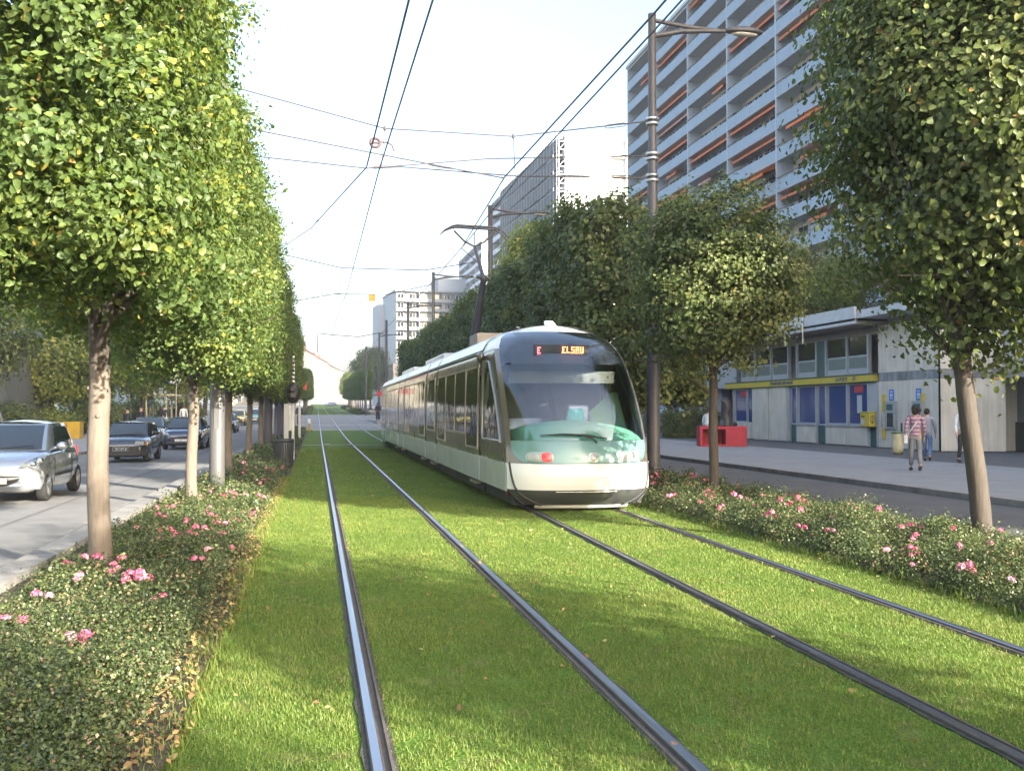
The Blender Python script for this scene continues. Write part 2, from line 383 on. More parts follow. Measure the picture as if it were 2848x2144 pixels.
# ------------------------------------------------------------------ rails
M_railtop = mat('rail_steel', (0.36, 0.37, 0.42), 0.34, metal=1.0, var=0.12, scale=30, stretch=(1, 0.03, 1), rvar=0.5)
M_railside = mat('rail_rust', (0.10, 0.085, 0.075), 0.8, var=0.3, scale=30, dirt=(0.16, 0.12, 0.08), dirt_amt=0.5)
M_seal = mat('rail_seal', (0.055, 0.052, 0.045), 0.9, var=0.35, scale=22, bump=0.4, bscale=80, dirt=(0.10, 0.11, 0.05), dirt_amt=0.55)
def rail(fx, side, label, y1=300):
    ys = [-3 + 1.0 * i for i in range(0, 60)] + [58 + 4 * i for i in range(1, int((y1 - 58) / 4))]
    # head towards the outside, flangeway and guard lip towards the track centre (side = direction of the centre)
    prof = [(-0.031, 0.000, 1), (-0.031, 0.013, 1), (-0.024, 0.019, 0), (0.020, 0.019, 0), (0.027, 0.013, 1), (0.029, -0.010, 1), (0.062, -0.010, 1), (0.064, 0.008, 1), (0.078, 0.008, 1), (0.080, -0.004, 1)]
    mb = MB()
    for k in range(len(prof) - 1):
        a, b = prof[k], prof[k + 1]
        P = [[(fx(y) + side * a[0], y, gz(y) + 0.012 + a[1]), (fx(y) + side * b[0], y, gz(y) + 0.012 + b[1])] for y in ys]
        mb.grid(P, a[2], False, flip=(side > 0))
    o = mb.build('rail', [M_railtop, M_railside]); tag(o, label, 'rail', 'tram rails set in the grass')
    sb = MB()
    nz = lambda y, k: 0.006 * math.sin(y * 7.3 + k) + 0.006 * math.sin(y * 37.1 + 2 * k)
    fine = [-3 + 0.12 * i for i in range(0, 260)] + [y for y in ys if y > 28.5]
    for (a, b) in ((-0.062, -0.029), (0.078, 0.100)):
        P = [[(fx(y) + side * (a + (nz(y, a) if a < 0 else 0)), y, gz(y) + 0.009), (fx(y) + side * (b + (nz(y, b) if b > 0.1 else 0)), y, gz(y) + 0.009)] for y in fine]
        sb.grid(P, 0, False, flip=(side > 0))
    sb.build('sealing_strip', M_seal, o)
rail(lambda y: LTC - 0.742, 1, 'bright shiny rail nearest the left rose bed')
rail(lambda y: LTC + 0.742, -1, 'right-hand rail of the empty left track')
rail(lambda y: rtc(y) - 0.742, 1, 'dark rail running under the left side of the tram')
rail(lambda y: rtc(y) + 0.742, -1, 'rightmost dark rail beside the right rose bed')
# ------------------------------------------------------------------ grass blades
M_blade = leaf_mat('grass_blade', [(0.0, (0.064, 0.112, 0.018)), (0.45, (0.134, 0.198, 0.036)), (0.8, (0.215, 0.262, 0.062)), (1.0, (0.33, 0.28, 0.10))], trans=0.35, rough=0.55, tcol=(0.25, 0.34, 0.03))
def blades(n, x0, x1, y0, y1, h, rg, wd=0.004, bias=1.0):
    u = rg.random(n) ** bias
    x = x0 + (x1 - x0) * rg.random(n); y = y0 + (y1 - y0) * u
    ok = np.ones(n, bool)
    for rx in (LTC - .742, LTC + .742): ok &= np.abs(x - rx) > (0.075 + 0.025 * rg.random(n))
    rc = np.where(y < 16.5, 4.03 + .0195 * y, 4.352)
    for s in (-.742, .742): ok &= np.abs(x - rc - s) > (0.075 + 0.025 * rg.random(n))
    bare = np.sin(x * 7.7 + 2.2 * np.sin(y * 3.3)) * np.sin(y * 6.1 + 1.9 * np.sin(x * 4.1)) + .5 * np.sin(x * 17 + y * 5) * np.sin(y * 13 - x * 3)
    ok &= rg.random(n) > np.clip((bare - .55) * 1.6, 0, .75)
    x, y = x[ok], y[ok]; n = len(x)
    z = np.zeros(n)
    patch = 0.5 + 0.5 * np.sin(x * 2.1 + 1.3 * np.sin(y * 0.9)) * np.sin(y * 1.7 + np.sin(x * 1.1))
    hh = h * (0.5 + 0.8 * rg.random(n) + .9 * (rg.random(n) > .985)) * (0.8 + 0.4 * patch)
    a = rg.random(n) * 2 * PI; lean = hh * (0.25 + 0.6 * rg.random(n))
    dx, dy = np.cos(a), np.sin(a); px, py = -dy, dx
    w = wd * (0.7 + 0.6 * rg.random(n)) * (1 + y * 0.06)
    V = np.empty((n, 3, 3)); b = np.stack([x, y, z], 1)
    V[:, 0] = b + np.stack([px * w, py * w, z], 1); V[:, 1] = b - np.stack([px * w, py * w, z], 1)
    V[:, 2] = b + np.stack([dx * lean, dy * lean, hh], 1)
    wear = np.zeros(n)
    for rx in (LTC - .742, LTC + .742): wear += np.exp(-((x - rx) / .17) ** 2)
    for s in (-.742, .742): wear += np.exp(-((x - rc[ok] - s) / .17) ** 2)
    p2 = 0.5 + 0.5 * np.sin(x * 5.3 + 2 * np.sin(y * 2.1 + x)) * np.sin(y * 3.9 + 1.7 * np.sin(x * 2.7))
    t = np.clip(0.22 + 0.24 * rg.random(n) + 0.20 * patch + 0.16 * p2 + 0.35 * (rg.random(n) > 0.94) + .30 * wear * rg.random(n), 0, 1)
    return V.reshape(-1, 3), t
Vs, ts = [], []
for (n, y0, y1, h, wd) in ((260000, 3.2, 9, 0.021, 0.0022), (200000, 9, 20, 0.022, 0.0026), (80000, 20, 46, 0.026, 0.0045)):
    V, t = blades(n, -0.74, 5.85, y0, y1, h, rng, wd); Vs.append(V); ts.append(t)
# longer fringe along the edge of the left bed, where the mower does not reach
V, t = blades(9000, -0.84, -0.62, 3.2, 26, 0.07, rng, 0.004); Vs.append(V); ts.append(t)
V, t = blades(5000, 5.66, 5.90, 4.5, 26, 0.085, rng, 0.004); Vs.append(V); ts.append(t)
V = np.concatenate(Vs); t = np.concatenate(ts)
o = mesh_obj('grass', np_mesh('grass', V, np.arange(len(V)).reshape(-1, 3), M_blade, t, k=3))
tag(o, 'short bright green grass growing between and beside the tram rails', 'grass', kind='stuff')
# fallen leaves on the lawn and the bare strip beside the left bed
M_litter = leaf_mat('fallen_leaf', [(0.0, (0.16, 0.09, 0.04)), (0.5, (0.30, 0.19, 0.08)), (1.0, (0.42, 0.34, 0.14))], trans=0.1, rough=0.7)
n = 3300
x = np.concatenate([-0.98 + 0.34 * rng.random(n - 420), -0.7 + 6.4 * rng.random(260), 5.5 + .5 * rng.random(160)]); y = np.concatenate([3.2 + 22 * rng.random(n - 420), 4 + 22 * rng.random(260), 5 + 18 * rng.random(160)])
P = np.stack([x, y, np.where((x > -0.7) & (x < 5.7), 0.03, 0.045) + 0.012 * rng.random(n)], 1)
Nn = np.stack([rng.normal(0, .5, n), rng.normal(0, .5, n), np.ones(n)], 1)
V, F = leaves(P, Nn, 0.025 + 0.03 * rng.random(n), rng, 0.1, 0.34)
o = mesh_obj('fallen_leaves', np_mesh('fallen_leaves', V, F, M_litter, rng.random(n)))
tag(o, 'dry fallen leaves scattered along the bed edge and on the grass', 'leaves', kind='stuff')

# ------------------------------------------------------------------ rose beds
M_rose = leaf_mat('rose_leaf', [(0.0, (0.042, 0.062, 0.026)), (0.42, (0.098, 0.132, 0.048)), (0.70, (0.19, 0.21, 0.085)), (0.86, (0.25, 0.16, 0.09)), (1.0, (0.34, 0.19, 0.13))], trans=0.22, rough=0.42, tcol=(0.20, 0.30, 0.05))
M_petal = leaf_mat('rose_petal', [(0.0, (0.74, 0.09, 0.24)), (0.5, (0.84, 0.24, 0.40)), (1.0, (0.90, 0.52, 0.58))], trans=0.25, rough=0.5, tcol=(0.8, 0.2, 0.35))
def bumps(x, y):
    return (np.sin(x * 3.1 + 0.7 * np.sin(y * 1.9)) * np.sin(y * 2.3 + 0.9 * np.sin(x * 2.2)) * 0.5 + 0.5 * np.sin(y * 0.9 + x * 1.7) * np.sin(y * 4.1 - x * 2.9)) * 0.5 + 0.5
def bed_height(x, y, xc, hw, h):
    e = np.clip(1 - np.abs((x - xc) / hw) ** 2.6, 0, 1)
    return h * (0.22 + 1.15 * bumps(x, y) + .25 * np.maximum(0, np.sin(x * 9.1 + y * 2.3) * np.sin(y * 7.7 - x * 3.1))) * (0.30 + 0.70 * e)
def rose_leaves(xc, hw, h, segs, seed):
    rg = np.random.default_rng(seed); PP, NN, SS, TT = [], [], [], []
    for (y0, y1, n, sz) in segs:
        k = n // 26                      # little sprays of leaves
        cx = xc + hw * (2 * rg.random(k) - 1); cy = y0 + (y1 - y0) * rg.random(k)
        keep = rg.random(k) < np.clip(.12 + 1.3 * bumps(cx, cy) , 0, 1); cx, cy = cx[keep], cy[keep]; k = len(cx)
        top = bed_height(cx, cy, xc, hw, h); cz = 0.04 + top * (1 - rg.random(k) ** 2.2 * 0.9) + (rg.random(k) > 0.955) * rg.random(k) * 0.22
        ns = max(6, int((y1 - y0) * 3)); sx_ = xc + hw * .9 * (2 * rg.random(ns) - 1); sy_ = y0 + (y1 - y0) * rg.random(ns); hs_ = .05 + .22 * rg.random(ns) ** 1.5   # taller shoots
        si = np.repeat(np.arange(ns), 5); fr = np.tile(np.linspace(.1, 1, 5), ns); th_ = bed_height(sx_, sy_, xc, hw, h)
        cx = np.concatenate([cx, sx_[si] + .10 * fr * np.sin(si * 2.3)]); cy = np.concatenate([cy, sy_[si] + .08 * fr * np.cos(si * 1.7)]); cz = np.concatenate([cz, .04 + th_[si] * .8 + hs_[si] * fr]); k = len(cx)
        m = k * 26; ci = np.repeat(np.arange(k), 26)
        off = rg.normal(size=(m, 3)) * np.array([0.06, 0.06, 0.045]) * (1 + sz * 6)
        P = np.stack([cx[ci], cy[ci], cz[ci]], 1) + off; P[:, 2] = np.maximum(P[:, 2], 0.045)
        P[:, 2] += np.array([gz(v) for v in cy])[ci]
        Nn = off * 4 + np.array([0, 0, 0.55]) + rg.normal(size=(m, 3)) * 0.55
        tone = (0.26 + 0.18 * rg.normal(size=k))[ci] + 0.13 * rg.normal(size=m) + 0.5 * ((rg.random(k) > 0.86)[ci] & (rg.random(m) > 0.4))
        PP.append(P); NN.append(Nn); SS.append(sz * (0.7 + 0.7 * rg.random(m))); TT.append(np.clip(tone, 0, 1))
    P, Nn, S, T = map(np.concatenate, (PP, NN, SS, TT))
    V, F = leaves(P, Nn, S, rg, 0.15, 0.40)
    return V, F, T
def blossom_mesh(k, seed, r):
    """a cluster of k rose heads, each a whorl of cupped petals"""
    rg = np.random.default_rng(seed); PP, NN, SS, TT = [], [], [], []
    for i in range(k):
        c = rg.normal(size=3) * np.array([r, r, r * .55]) if k > 1 else np.zeros(3)
        m = 26; th = rg.random(m) * 2 * PI; ph = rg.random(m) ** 0.7 * 1.5
        d = np.stack([np.sin(ph) * np.cos(th), np.sin(ph) * np.sin(th), np.cos(ph) * .8], 1)
        PP.append(c + d * 0.026); NN.append(d + rg.normal(size=(m, 3)) * .35 + np.array([0, 0, .3])); SS.append(0.028 + 0.012 * rg.random(m)); TT.append(np.clip(rg.random(m) * .5 + rg.random() * .5, 0, 1))
    P, Nn, S, T = map(np.concatenate, (PP, NN, SS, TT))
    V, F = leaves(P, Nn, S, rg, 0.12, 0.48)
    return np_mesh('blossom', V, F, M_petal, T)
BL = [blossom_mesh(k, 40 + i, .05) for i, k in enumerate((1, 1, 2, 3, 4, 6))]
def rose_bed(label, xc, hw, h, segs, seed, spots, nrand, yr):
    V, F, T = rose_leaves(xc, hw, h, segs, seed)
    bed = tag(mesh_obj('rose_bed', np_mesh('rose_bed', V, F, M_rose, T)), label, 'rose bed', kind='stuff')
    rg = np.random.default_rng(seed + 5)
    pts = [(x, y, k) for (x, y, k) in spots]
    for i in range(nrand):
        pts.append((xc + hw * .92 * (2 * rg.random() - 1), yr[0] + (yr[1] - yr[0]) * rg.random() ** 1.2, int(rg.choice([0, 0, 1, 1, 2, 2, 3, 4]))))
    for (x, y, k) in pts:
        if xc < 0 and y < 11 and (x, y, k) not in spots: k = min(k, 2)
        b = mesh_obj('blossom', BL[k], bed)
        top = float(bed_height(np.array([x]), np.array([y]), xc, hw, h)[0])
        b.location = (x, y, gz(y) + 0.085 + top * 1.02); b.rotation_euler = (rg.normal() * .3, rg.normal() * .3, rg.random() * 6)
        s = 0.85 + 0.5 * rg.random(); b.scale = (s, s, s)
lb = [(-1.53, 7.0, 5), (-2.5, 7.2, 4), (-2.5, 6.4, 3), (-2.4, 5.6, 4), (-1.55, 4.5, 5), (-0.95, 11.8, 1), (-0.95, 15.4, 3), (-0.92, 16.2, 3), (-1.5, 14.7, 5), (-1.7, 13.8, 3), (-1.9, 12.4, 3), (-2.1, 14.2, 2), (-1.0, 18.9, 5), (-1.15, 22.5, 5), (-0.95, 28, 5), (-1.05, 27.2, 4), (-1.4, 13.0, 2), (-1.2, 13.6, 2)]
rose_bed('left bed of low pink flowering rose bushes between the road and the grass', -1.74, 0.80, 0.17,
         [(2.6, 8.5, 200000, .0205), (8.5, 16, 120000, .026), (16, 30, 60000, .042), (30, X1 - 1, 30000, .085)], 3, lb, 84, (7.5, 34))
rb = [(6.15, 9.4, 4), (6.0, 8.4, 5), (6.0, 7.3, 3), (6.05, 11.8, 2), (6.2, 12.9, 4), (6.5, 15.8, 4), (6.1, 16.6, 3), (6.8, 13.5, 3), (7.6, 12.6, 3), (6.0, 14.3, 4), (6.05, 15.2, 2)]
rose_bed('right bed of pink flowering rose bushes between the grass and the dark road', 7.02, 1.20, 0.27,
         [(4.8, 9.5, 190000, .0205), (9.5, 17, 150000, .025), (17, 30, 56000, .043), (30, X1 - 1, 26000, .09)], 8, rb, 90, (5.5, 24))
for (xa, s_) in ((-1.87, 21), (7.02, 22)):
    V, F, T = rose_leaves(xa, 1.0, .42, [(X2, 260, 16000, .12)], s_)
    tag(mesh_obj('rose_bed', np_mesh('rose_bed', V, F, M_rose, T)), 'far %s rose bed beyond the road crossing' % ('left' if xa < 0 else 'right'), 'rose bed', kind='stuff')
# ------------------------------------------------------------------ trees
LIME = [(0.0, (0.034, 0.066, 0.020)), (0.35, (0.080, 0.128, 0.036)), (0.65, (0.140, 0.192, 0.052)), (0.86, (0.19, 0.215, 0.035)), (0.95, (0.34, 0.29, 0.06)), (1.0, (0.36, 0.22, 0.07))]
M_lime = leaf_mat('lime_leaf', LIME, trans=0.40, rough=0.48, tcol=(0.30, 0.42, 0.04))
M_dark = leaf_mat('dark_leaf', [(0.0, (0.040, 0.066, 0.022)), (0.4, (0.092, 0.126, 0.036)), (0.8, (0.175, 0.195, 0.060)), (0.97, (0.20, 0.18, 0.05)), (1.0, (0.30, 0.16, 0.05))], trans=0.34, rough=0.46, tcol=(0.24, 0.32, 0.06))
M_park = leaf_mat('park_leaf', [(0.0, (0.05, 0.08, 0.018)), (0.4, (0.12, 0.165, 0.032)), (0.8, (0.22, 0.25, 0.05)), (1.0, (0.34, 0.28, 0.06))], trans=0.36, rough=0.5, tcol=(0.34, 0.42, 0.05))
M_brown = leaf_mat('autumn_leaf', [(0.0, (0.05, 0.04, 0.02)), (0.4, (0.12, 0.10, 0.035)), (0.8, (0.24, 0.20, 0.06)), (1.0, (0.34, 0.20, 0.07))], trans=0.3, rough=0.5, tcol=(0.35, 0.28, 0.08))
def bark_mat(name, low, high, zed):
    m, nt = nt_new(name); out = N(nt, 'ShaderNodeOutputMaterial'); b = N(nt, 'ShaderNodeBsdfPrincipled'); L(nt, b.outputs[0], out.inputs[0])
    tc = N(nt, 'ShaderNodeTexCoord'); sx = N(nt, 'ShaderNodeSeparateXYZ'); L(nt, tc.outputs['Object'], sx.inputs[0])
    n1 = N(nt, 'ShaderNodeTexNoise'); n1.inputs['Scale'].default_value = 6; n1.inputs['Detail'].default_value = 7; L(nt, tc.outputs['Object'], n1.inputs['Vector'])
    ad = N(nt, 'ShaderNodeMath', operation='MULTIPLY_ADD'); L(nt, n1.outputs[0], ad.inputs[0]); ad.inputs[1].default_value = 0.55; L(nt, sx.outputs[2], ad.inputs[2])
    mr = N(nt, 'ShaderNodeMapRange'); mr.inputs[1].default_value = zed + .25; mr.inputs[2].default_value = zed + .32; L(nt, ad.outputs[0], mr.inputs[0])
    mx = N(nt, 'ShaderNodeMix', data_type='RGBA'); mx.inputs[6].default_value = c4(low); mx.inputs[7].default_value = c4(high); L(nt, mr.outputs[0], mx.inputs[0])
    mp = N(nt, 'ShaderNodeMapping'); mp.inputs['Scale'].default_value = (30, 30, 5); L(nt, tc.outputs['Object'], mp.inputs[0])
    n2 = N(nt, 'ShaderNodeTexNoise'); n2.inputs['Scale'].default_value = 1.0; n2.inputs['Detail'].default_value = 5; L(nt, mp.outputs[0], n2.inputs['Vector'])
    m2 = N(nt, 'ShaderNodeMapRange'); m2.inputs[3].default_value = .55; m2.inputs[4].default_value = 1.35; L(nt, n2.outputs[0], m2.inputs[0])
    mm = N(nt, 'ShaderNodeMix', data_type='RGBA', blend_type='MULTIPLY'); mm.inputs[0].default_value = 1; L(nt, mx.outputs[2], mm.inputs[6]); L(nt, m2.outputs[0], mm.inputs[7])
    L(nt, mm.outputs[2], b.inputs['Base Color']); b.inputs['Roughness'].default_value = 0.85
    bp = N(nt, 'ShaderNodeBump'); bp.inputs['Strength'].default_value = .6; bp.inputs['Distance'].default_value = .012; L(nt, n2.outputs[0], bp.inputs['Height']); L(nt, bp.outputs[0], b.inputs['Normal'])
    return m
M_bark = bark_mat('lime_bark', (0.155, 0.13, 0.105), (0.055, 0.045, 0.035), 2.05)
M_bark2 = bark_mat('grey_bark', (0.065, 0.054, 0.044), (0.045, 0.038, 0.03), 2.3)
M_limb = mat('dark_limb', (0.06, 0.048, 0.036), 0.9, var=0.3, scale=9, bump=0.4)

def clumps_to_mesh(name, C, out, per, sig, size, m, rg, tone=0.42, tvar=0.16, flat=0.75, clip=None, upw=0.45, ynoise=0.05, hq=False):
    k = len(C); n = k * per; ci = np.repeat(np.arange(k), per)
    off = rg.normal(size=(n, 3)) * np.array([sig, sig, sig * flat])
    P = C[ci] + off
    Nn = out[ci] * 0.75 + off / sig * 0.28 + np.array([0, 0, upw]) + rg.normal(size=(n, 3)) * (0.48 if hq else .45)
    S = size * (0.65 + 0.7 * rg.random(n))
    T = (tone + tvar * rg.normal(size=k))[ci] + 0.10 * rg.normal(size=n)
    T = np.where(rg.random(n) > 1 - ynoise, 0.86 + 0.14 * rg.random(n), np.clip(T, 0, 0.88))
    if clip is not None:
        ok = clip(P); P, Nn, S, T = P[ok], Nn[ok], S[ok], T[ok]
    if hq:
        V, F = leaves6(P, Nn, S, rg); T = np.repeat(T, 2)
    else: V, F = leaves(P, Nn, S, rg, 0.14, 0.42)
    return np_mesh(name, V, F, m, T)

def clipped_crown(dim, z0, m, seed, dens=13.0, per=44, size=0.098, tone=0.46, sig=0.17, ragged=0.35, inner=0.16, ynoise=.05, hq=False, pe=6.0):
    """a pleached crown: a box of foliage with shaved sides, ragged below"""
    rg = np.random.default_rng(seed); a, b, c = dim   # x, y, z extents
    areas = np.array([b * c, b * c, a * c, a * c, a * b, a * b]); K = int(areas.sum() * dens)
    face = rg.choice(6, K, p=areas / areas.sum()); u = rg.random((K, 3)) - .5
    C = u * np.array(dim); out = np.zeros((K, 3))
    for f, (ax, sg) in enumerate(((0, 1), (0, -1), (1, 1), (1, -1), (2, 1), (2, -1))):
        i = face == f; inw = np.abs(rg.normal(0, inner, i.sum()))
        C[i, ax] = sg * (dim[ax] / 2 - inw); out[i, ax] = sg
    # big soft dents so that the faces do not look planed
    dent = 0.14 * np.sin(C[:, 1] * 2.3 + seed) * np.sin(C[:, 2] * 2.9 + seed * 2) + 0.07 * np.sin(C[:, 1] * 5.1) * np.sin(C[:, 2] * 4.3 + 1)
    C += out * dent[:, None]
    # round the vertical edges and the top a little
    q = np.abs(C) / (np.array(dim) / 2); e = np.clip(q[:, 0] ** pe + q[:, 1] ** pe, 0, 2)
    sc = np.where(e > 1, e ** (-1 / pe), 1.0); C[:, 0] *= sc; C[:, 1] *= sc
    low = C[:, 2] < -c / 2 + 0.5
    C[low, 2] += ragged * (rg.random(low.sum()) - 0.45) + 0.22 * np.sin(C[low, 1] * 1.9 + seed)
    I = int(K * 0.22); Ci = (rg.random((I, 3)) - .5) * np.array(dim) * .8; oi = unit(rg.normal(size=(I, 3)))
    C = np.concatenate([C, Ci]); out = np.concatenate([out, oi])
    # a few shoots that have grown out since the last trim
    s = 46; f = rg.integers(0, 5, s); Cs = (rg.random((s, 3)) - .5) * np.array(dim); 
    for j in range(s):
        ax, sg = ((0, 1), (0, -1), (1, 1), (1, -1), (2, 1))[f[j]]
        Cs[j, ax] = sg * (dim[ax] / 2 + 0.06 + 0.16 * rg.random())
    C[:, 2] += z0 + c / 2; Cs[:, 2] += z0 + c / 2
    me = clumps_to_mesh('crown', np.concatenate([C, np.repeat(Cs, 1, 0)]), np.concatenate([out, unit(rg.normal(size=(s, 3)) + np.array([0, 0, .5]))]), per, sig, size, m, rg, tone, ynoise=ynoise, hq=hq)
    return me
def round_crown(rad, z0, m, seed, K=420, per=70, size=0.10, tone=0.42, sig=0.22, lobes=9, ynoise=.05, expo=1.0, layer=0.0, hollow=.55, hq=False):
    """a loose crown made of overlapping boughs"""
    rg = np.random.default_rng(seed); rx, ry, rz = rad
    lob = unit(rg.normal(size=(lobes, 3))) * (0.35 + 0.35 * rg.random((lobes, 1))); lob[:, 2] *= .9
    li = rg.integers(0, lobes, K); d = unit(rg.normal(size=(K, 3)))
    r = (hollow + (1 - hollow) * rg.random(K) ** .6)
    Cn = lob[li] + d * (0.36 + .16 * rg.random(lobes)[li])[:, None] * r[:, None]
    Cb = unit(rg.normal(size=(K // 2, 3))) * (0.62 + 0.34 * rg.random((K // 2, 1)))
    Cn = np.concatenate([Cn, Cb]); mag = np.linalg.norm(Cn, axis=1, keepdims=True); Cn = np.where(mag > 1.02, Cn / mag * (1.0 + .05 * rg.random((len(Cn), 1))), Cn)
    out = unit(Cn)
    C = Cn * np.array([rx, ry, rz])
    if layer: C[:, 2] = C[:, 2] * (1 - .35) + .35 * np.round(C[:, 2] / layer) * layer
    C[:, 2] += z0 + rz
    return clumps_to_mesh('crown', C, out, per, sig, size, m, rg, tone, flat=.55 if layer else .75, ynoise=ynoise, hq=hq)
def trunk_mesh(h, r0, r1, seed, lean=(0, 0), limbs=7, spread=1.0, top=2.0, box=None, m=None):
    rnd = random.Random(seed); mb = MB(); pts = []; rr = []
    n = 14
    for i in range(n + 1):
        t = i / n; z = h * t
        pts.append((lean[0] * t + .012 * math.sin(3.1 * t * 3 + seed), lean[1] * t + .012 * math.cos(2.3 * t * 3 + seed), z))
        rr.append((r0 + (r1 - r0) * t) * (1 + .35 * max(0, 1 - t * 9)) * (1 + .03 * math.sin(t * 40 + seed)))
    mb.tube(pts, rr, 14, 0)
    for k in range(3):   # knots
        q = rnd.random() * 6.28; z = h * (.45 + .5 * rnd.random()); mb.ball((lean[0] * z / h + r0 * .85 * math.cos(q), r0 * .85 * math.sin(q), z), r0 * .20, 8, 6, 0)
    for k in range(limbs):
        q = 2 * PI * k / limbs + rnd.random() * .7; z = h * (.80 + .2 * rnd.random()); L_ = spread * (.6 + .5 * rnd.random()); up = top * (.25 + .7 * rnd.random())
        p0 = Vector((lean[0] * z / h, lean[1] * z / h, z)); d = Vector((math.cos(q), math.sin(q), 0))
        if box: d = Vector((d.x * box[0], d.y * box[1], 0))
        P = [p0, p0 + d * L_ * .35 + Vector((0, 0, up * .3)), p0 + d * L_ * .7 + Vector((rnd.gauss(0, .06), rnd.gauss(0, .06), up * .65)), p0 + d * L_ + Vector((0, 0, up))]
        mb.tube(P, [r1 * .55, r1 * .4, r1 * .26, .012], 7, 1)
        for j in range(3):
            t = .4 + .5 * rnd.random(); a = P[1].lerp(P[3], t); e = a + Vector((rnd.gauss(0, .45), rnd.gauss(0, .45), rnd.random() * .6)); mb.tube([a, a.lerp(e, .5) + Vector((0, 0, .05)), e], [r1 * .2, r1 * .13, .006], 5, 1)
    mb.tube([(lean[0], lean[1], h), (lean[0] * 1.1, lean[1] * 1.1, h + top * .6), (lean[0] * 1.1 + .1, lean[1] * 1.1, h + top * 1.4)], [r1 * .9, r1 * .6, .02], 9, 1)
    me = bpy.data.meshes.new('trunk'); me.from_pydata(mb.v, [], mb.f); me.polygons.foreach_set('material_index', mb.m); me.polygons.foreach_set('use_smooth', mb.s)
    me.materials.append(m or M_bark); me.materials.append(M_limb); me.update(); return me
def tree(name, label, x, y, crown, trunk, rz=0, s=(1, 1, 1), group=None, z=None, cat='tree', toff=(0, 0)):
    t = thing(name, label, cat, (x, y, (gz(y) if z is None else z)), 0, group)
    a = mesh_obj('crown', crown, t); a.rotation_euler = (0, 0, rz); a.scale = s; a.location = (toff[0], toff[1], 0)
    b = mesh_obj('trunk', trunk, t); b.scale = s
    return t
CA = clipped_crown((1.95, 6.1, 4.0), 2.78, M_lime, 1, tone=.45, ynoise=.03, hq=True, size=.058, per=120, dens=11.5, pe=2.7, inner=.26, sig=.15)
CB = clipped_crown((1.95, 6.0, 3.95), 2.74, M_lime, 2, tone=.43, ynoise=.03, hq=True, size=.058, per=120, dens=11.5, pe=2.7, inner=.26, sig=.15)
CD = clipped_crown((3.2, 6.6, 4.4), 2.15, M_dark, 3, dens=10, size=.105, tone=.40, ynoise=.02, pe=3.4)
CD2 = clipped_crown((3.2, 6.6, 4.3), 2.15, M_dark, 4, dens=10, size=.105, tone=.36, ynoise=.02, pe=3.4)
TA = trunk_mesh(2.75, .112, .095, 1, (-.04, .0), limbs=9, spread=1.9, top=2.2, box=(.62, 1.5))
TB = trunk_mesh(2.75, .100, .085, 2, (.03, .0), limbs=9, spread=1.9, top=2.2, box=(.62, 1.5))
ORD = ['first', 'second', 'third', 'fourth', 'fifth', 'sixth', 'seventh', 'eighth', 'ninth', 'tenth', 'eleventh', 'twelfth']
LY = [10.6 + 7.4 * i for i in range(9)]
lim_l = ['large clipped lime tree nearest on the left, trunk in the rose bed', 'clipped lime tree just before the pale steel mast, second on the left', 'clipped lime tree just past the pale steel mast, third on the left']
for i, y in enumerate(LY):
    lab = lim_l[i] if i < 3 else '%s clipped lime tree along the left rose bed counting from the front' % ORD[i]
    tree('lime_tree', lab, -2.12, y, (CA, CB)[i % 2], (TA, TB)[i % 2], 0 if i % 4 < 2 else PI, (1, 1, [1.04, .97, .96, .95, .98, .94, .97, .95, .97][i]), 'clipped lime trees along the left bed')
LF = [X2 + 4 + 7.4 * i for i in range(12)]
for i, y in enumerate(LF):
    tree('lime_tree', '%s clipped tree of the far left row beyond the crossing' % ORD[i], -2.0, y, (CA, CB)[i % 2], TB, PI * (i % 2), (1, 1, 1), 'clipped trees of the far left row')
    tree('lime_tree', '%s clipped tree of the far right row beyond the crossing' % ORD[i], 7.3, y, (CB, CA)[i % 2], TB, PI * (i % 2), (1, 1, .98), 'clipped trees of the far right row')
# right row: the first two are looser, the rest a dark clipped hedge of crowns
CR1 = round_crown((1.66, 2.3, 3.45), 1.72, M_dark, 31, K=540, per=110, size=.072, hq=True, tone=.50, sig=.24, lobes=16, ynoise=.045)
CR2 = round_crown((1.36, 1.6, 2.0), 2.15, M_dark, 12, K=250, per=110, size=.068, hq=True, tone=.46, sig=.21, lobes=14, layer=.55, ynoise=.04)
T1 = trunk_mesh(2.5, .115, .095, 5, (-.30, .06), limbs=8, spread=.95, top=2.6, m=M_bark2)
T2 = trunk_mesh(2.5, .095, .075, 6, (.0, 0), limbs=8, spread=.8, top=2.4, m=M_bark2)
RG = 'trees along the right rose bed'
CRS = round_crown((1.62, 2.3, 3.4), 2.05, M_dark, 33, K=170, per=60, size=.11, tone=.5, sig=.26, lobes=12)
tree('lime_tree', 'tall leafy tree with leaning grey trunk at right in the rose bed', 7.55, 10.2, CR1, T1, .4, (1, 1, 1.06), RG, toff=(.22, .05))
tree('lime_tree', 'small tree with layered dark boughs just right of the street lamp', 7.3, 17.6, CR2, T2, 1.0, (1, 1, 1.0), RG)
RY = [25.0 + 7.4 * i for i in range(7)]
for i, y in enumerate(RY):
    tree('lime_tree', '%s dark clipped tree behind the tram counting back from the street lamp' % ORD[i], 7.45, y, (CD, CD2)[i % 2], T2, PI * (i % 3 == 1), (1, 1, [1.0, .96, .94, .93, .95, .92, .94][i]), RG)
# trees of the same row behind the photographer: only their shade falls on the grass in view
for i, y in enumerate((-1.8, -9.8, -18.0)):
    tree('lime_tree', '%s shade tree of the right row behind the viewpoint' % ORD[i], 7.3, y, CRS, T2, PI * i, (1.05, 1.25, .84), 'right row trees behind the viewpoint')
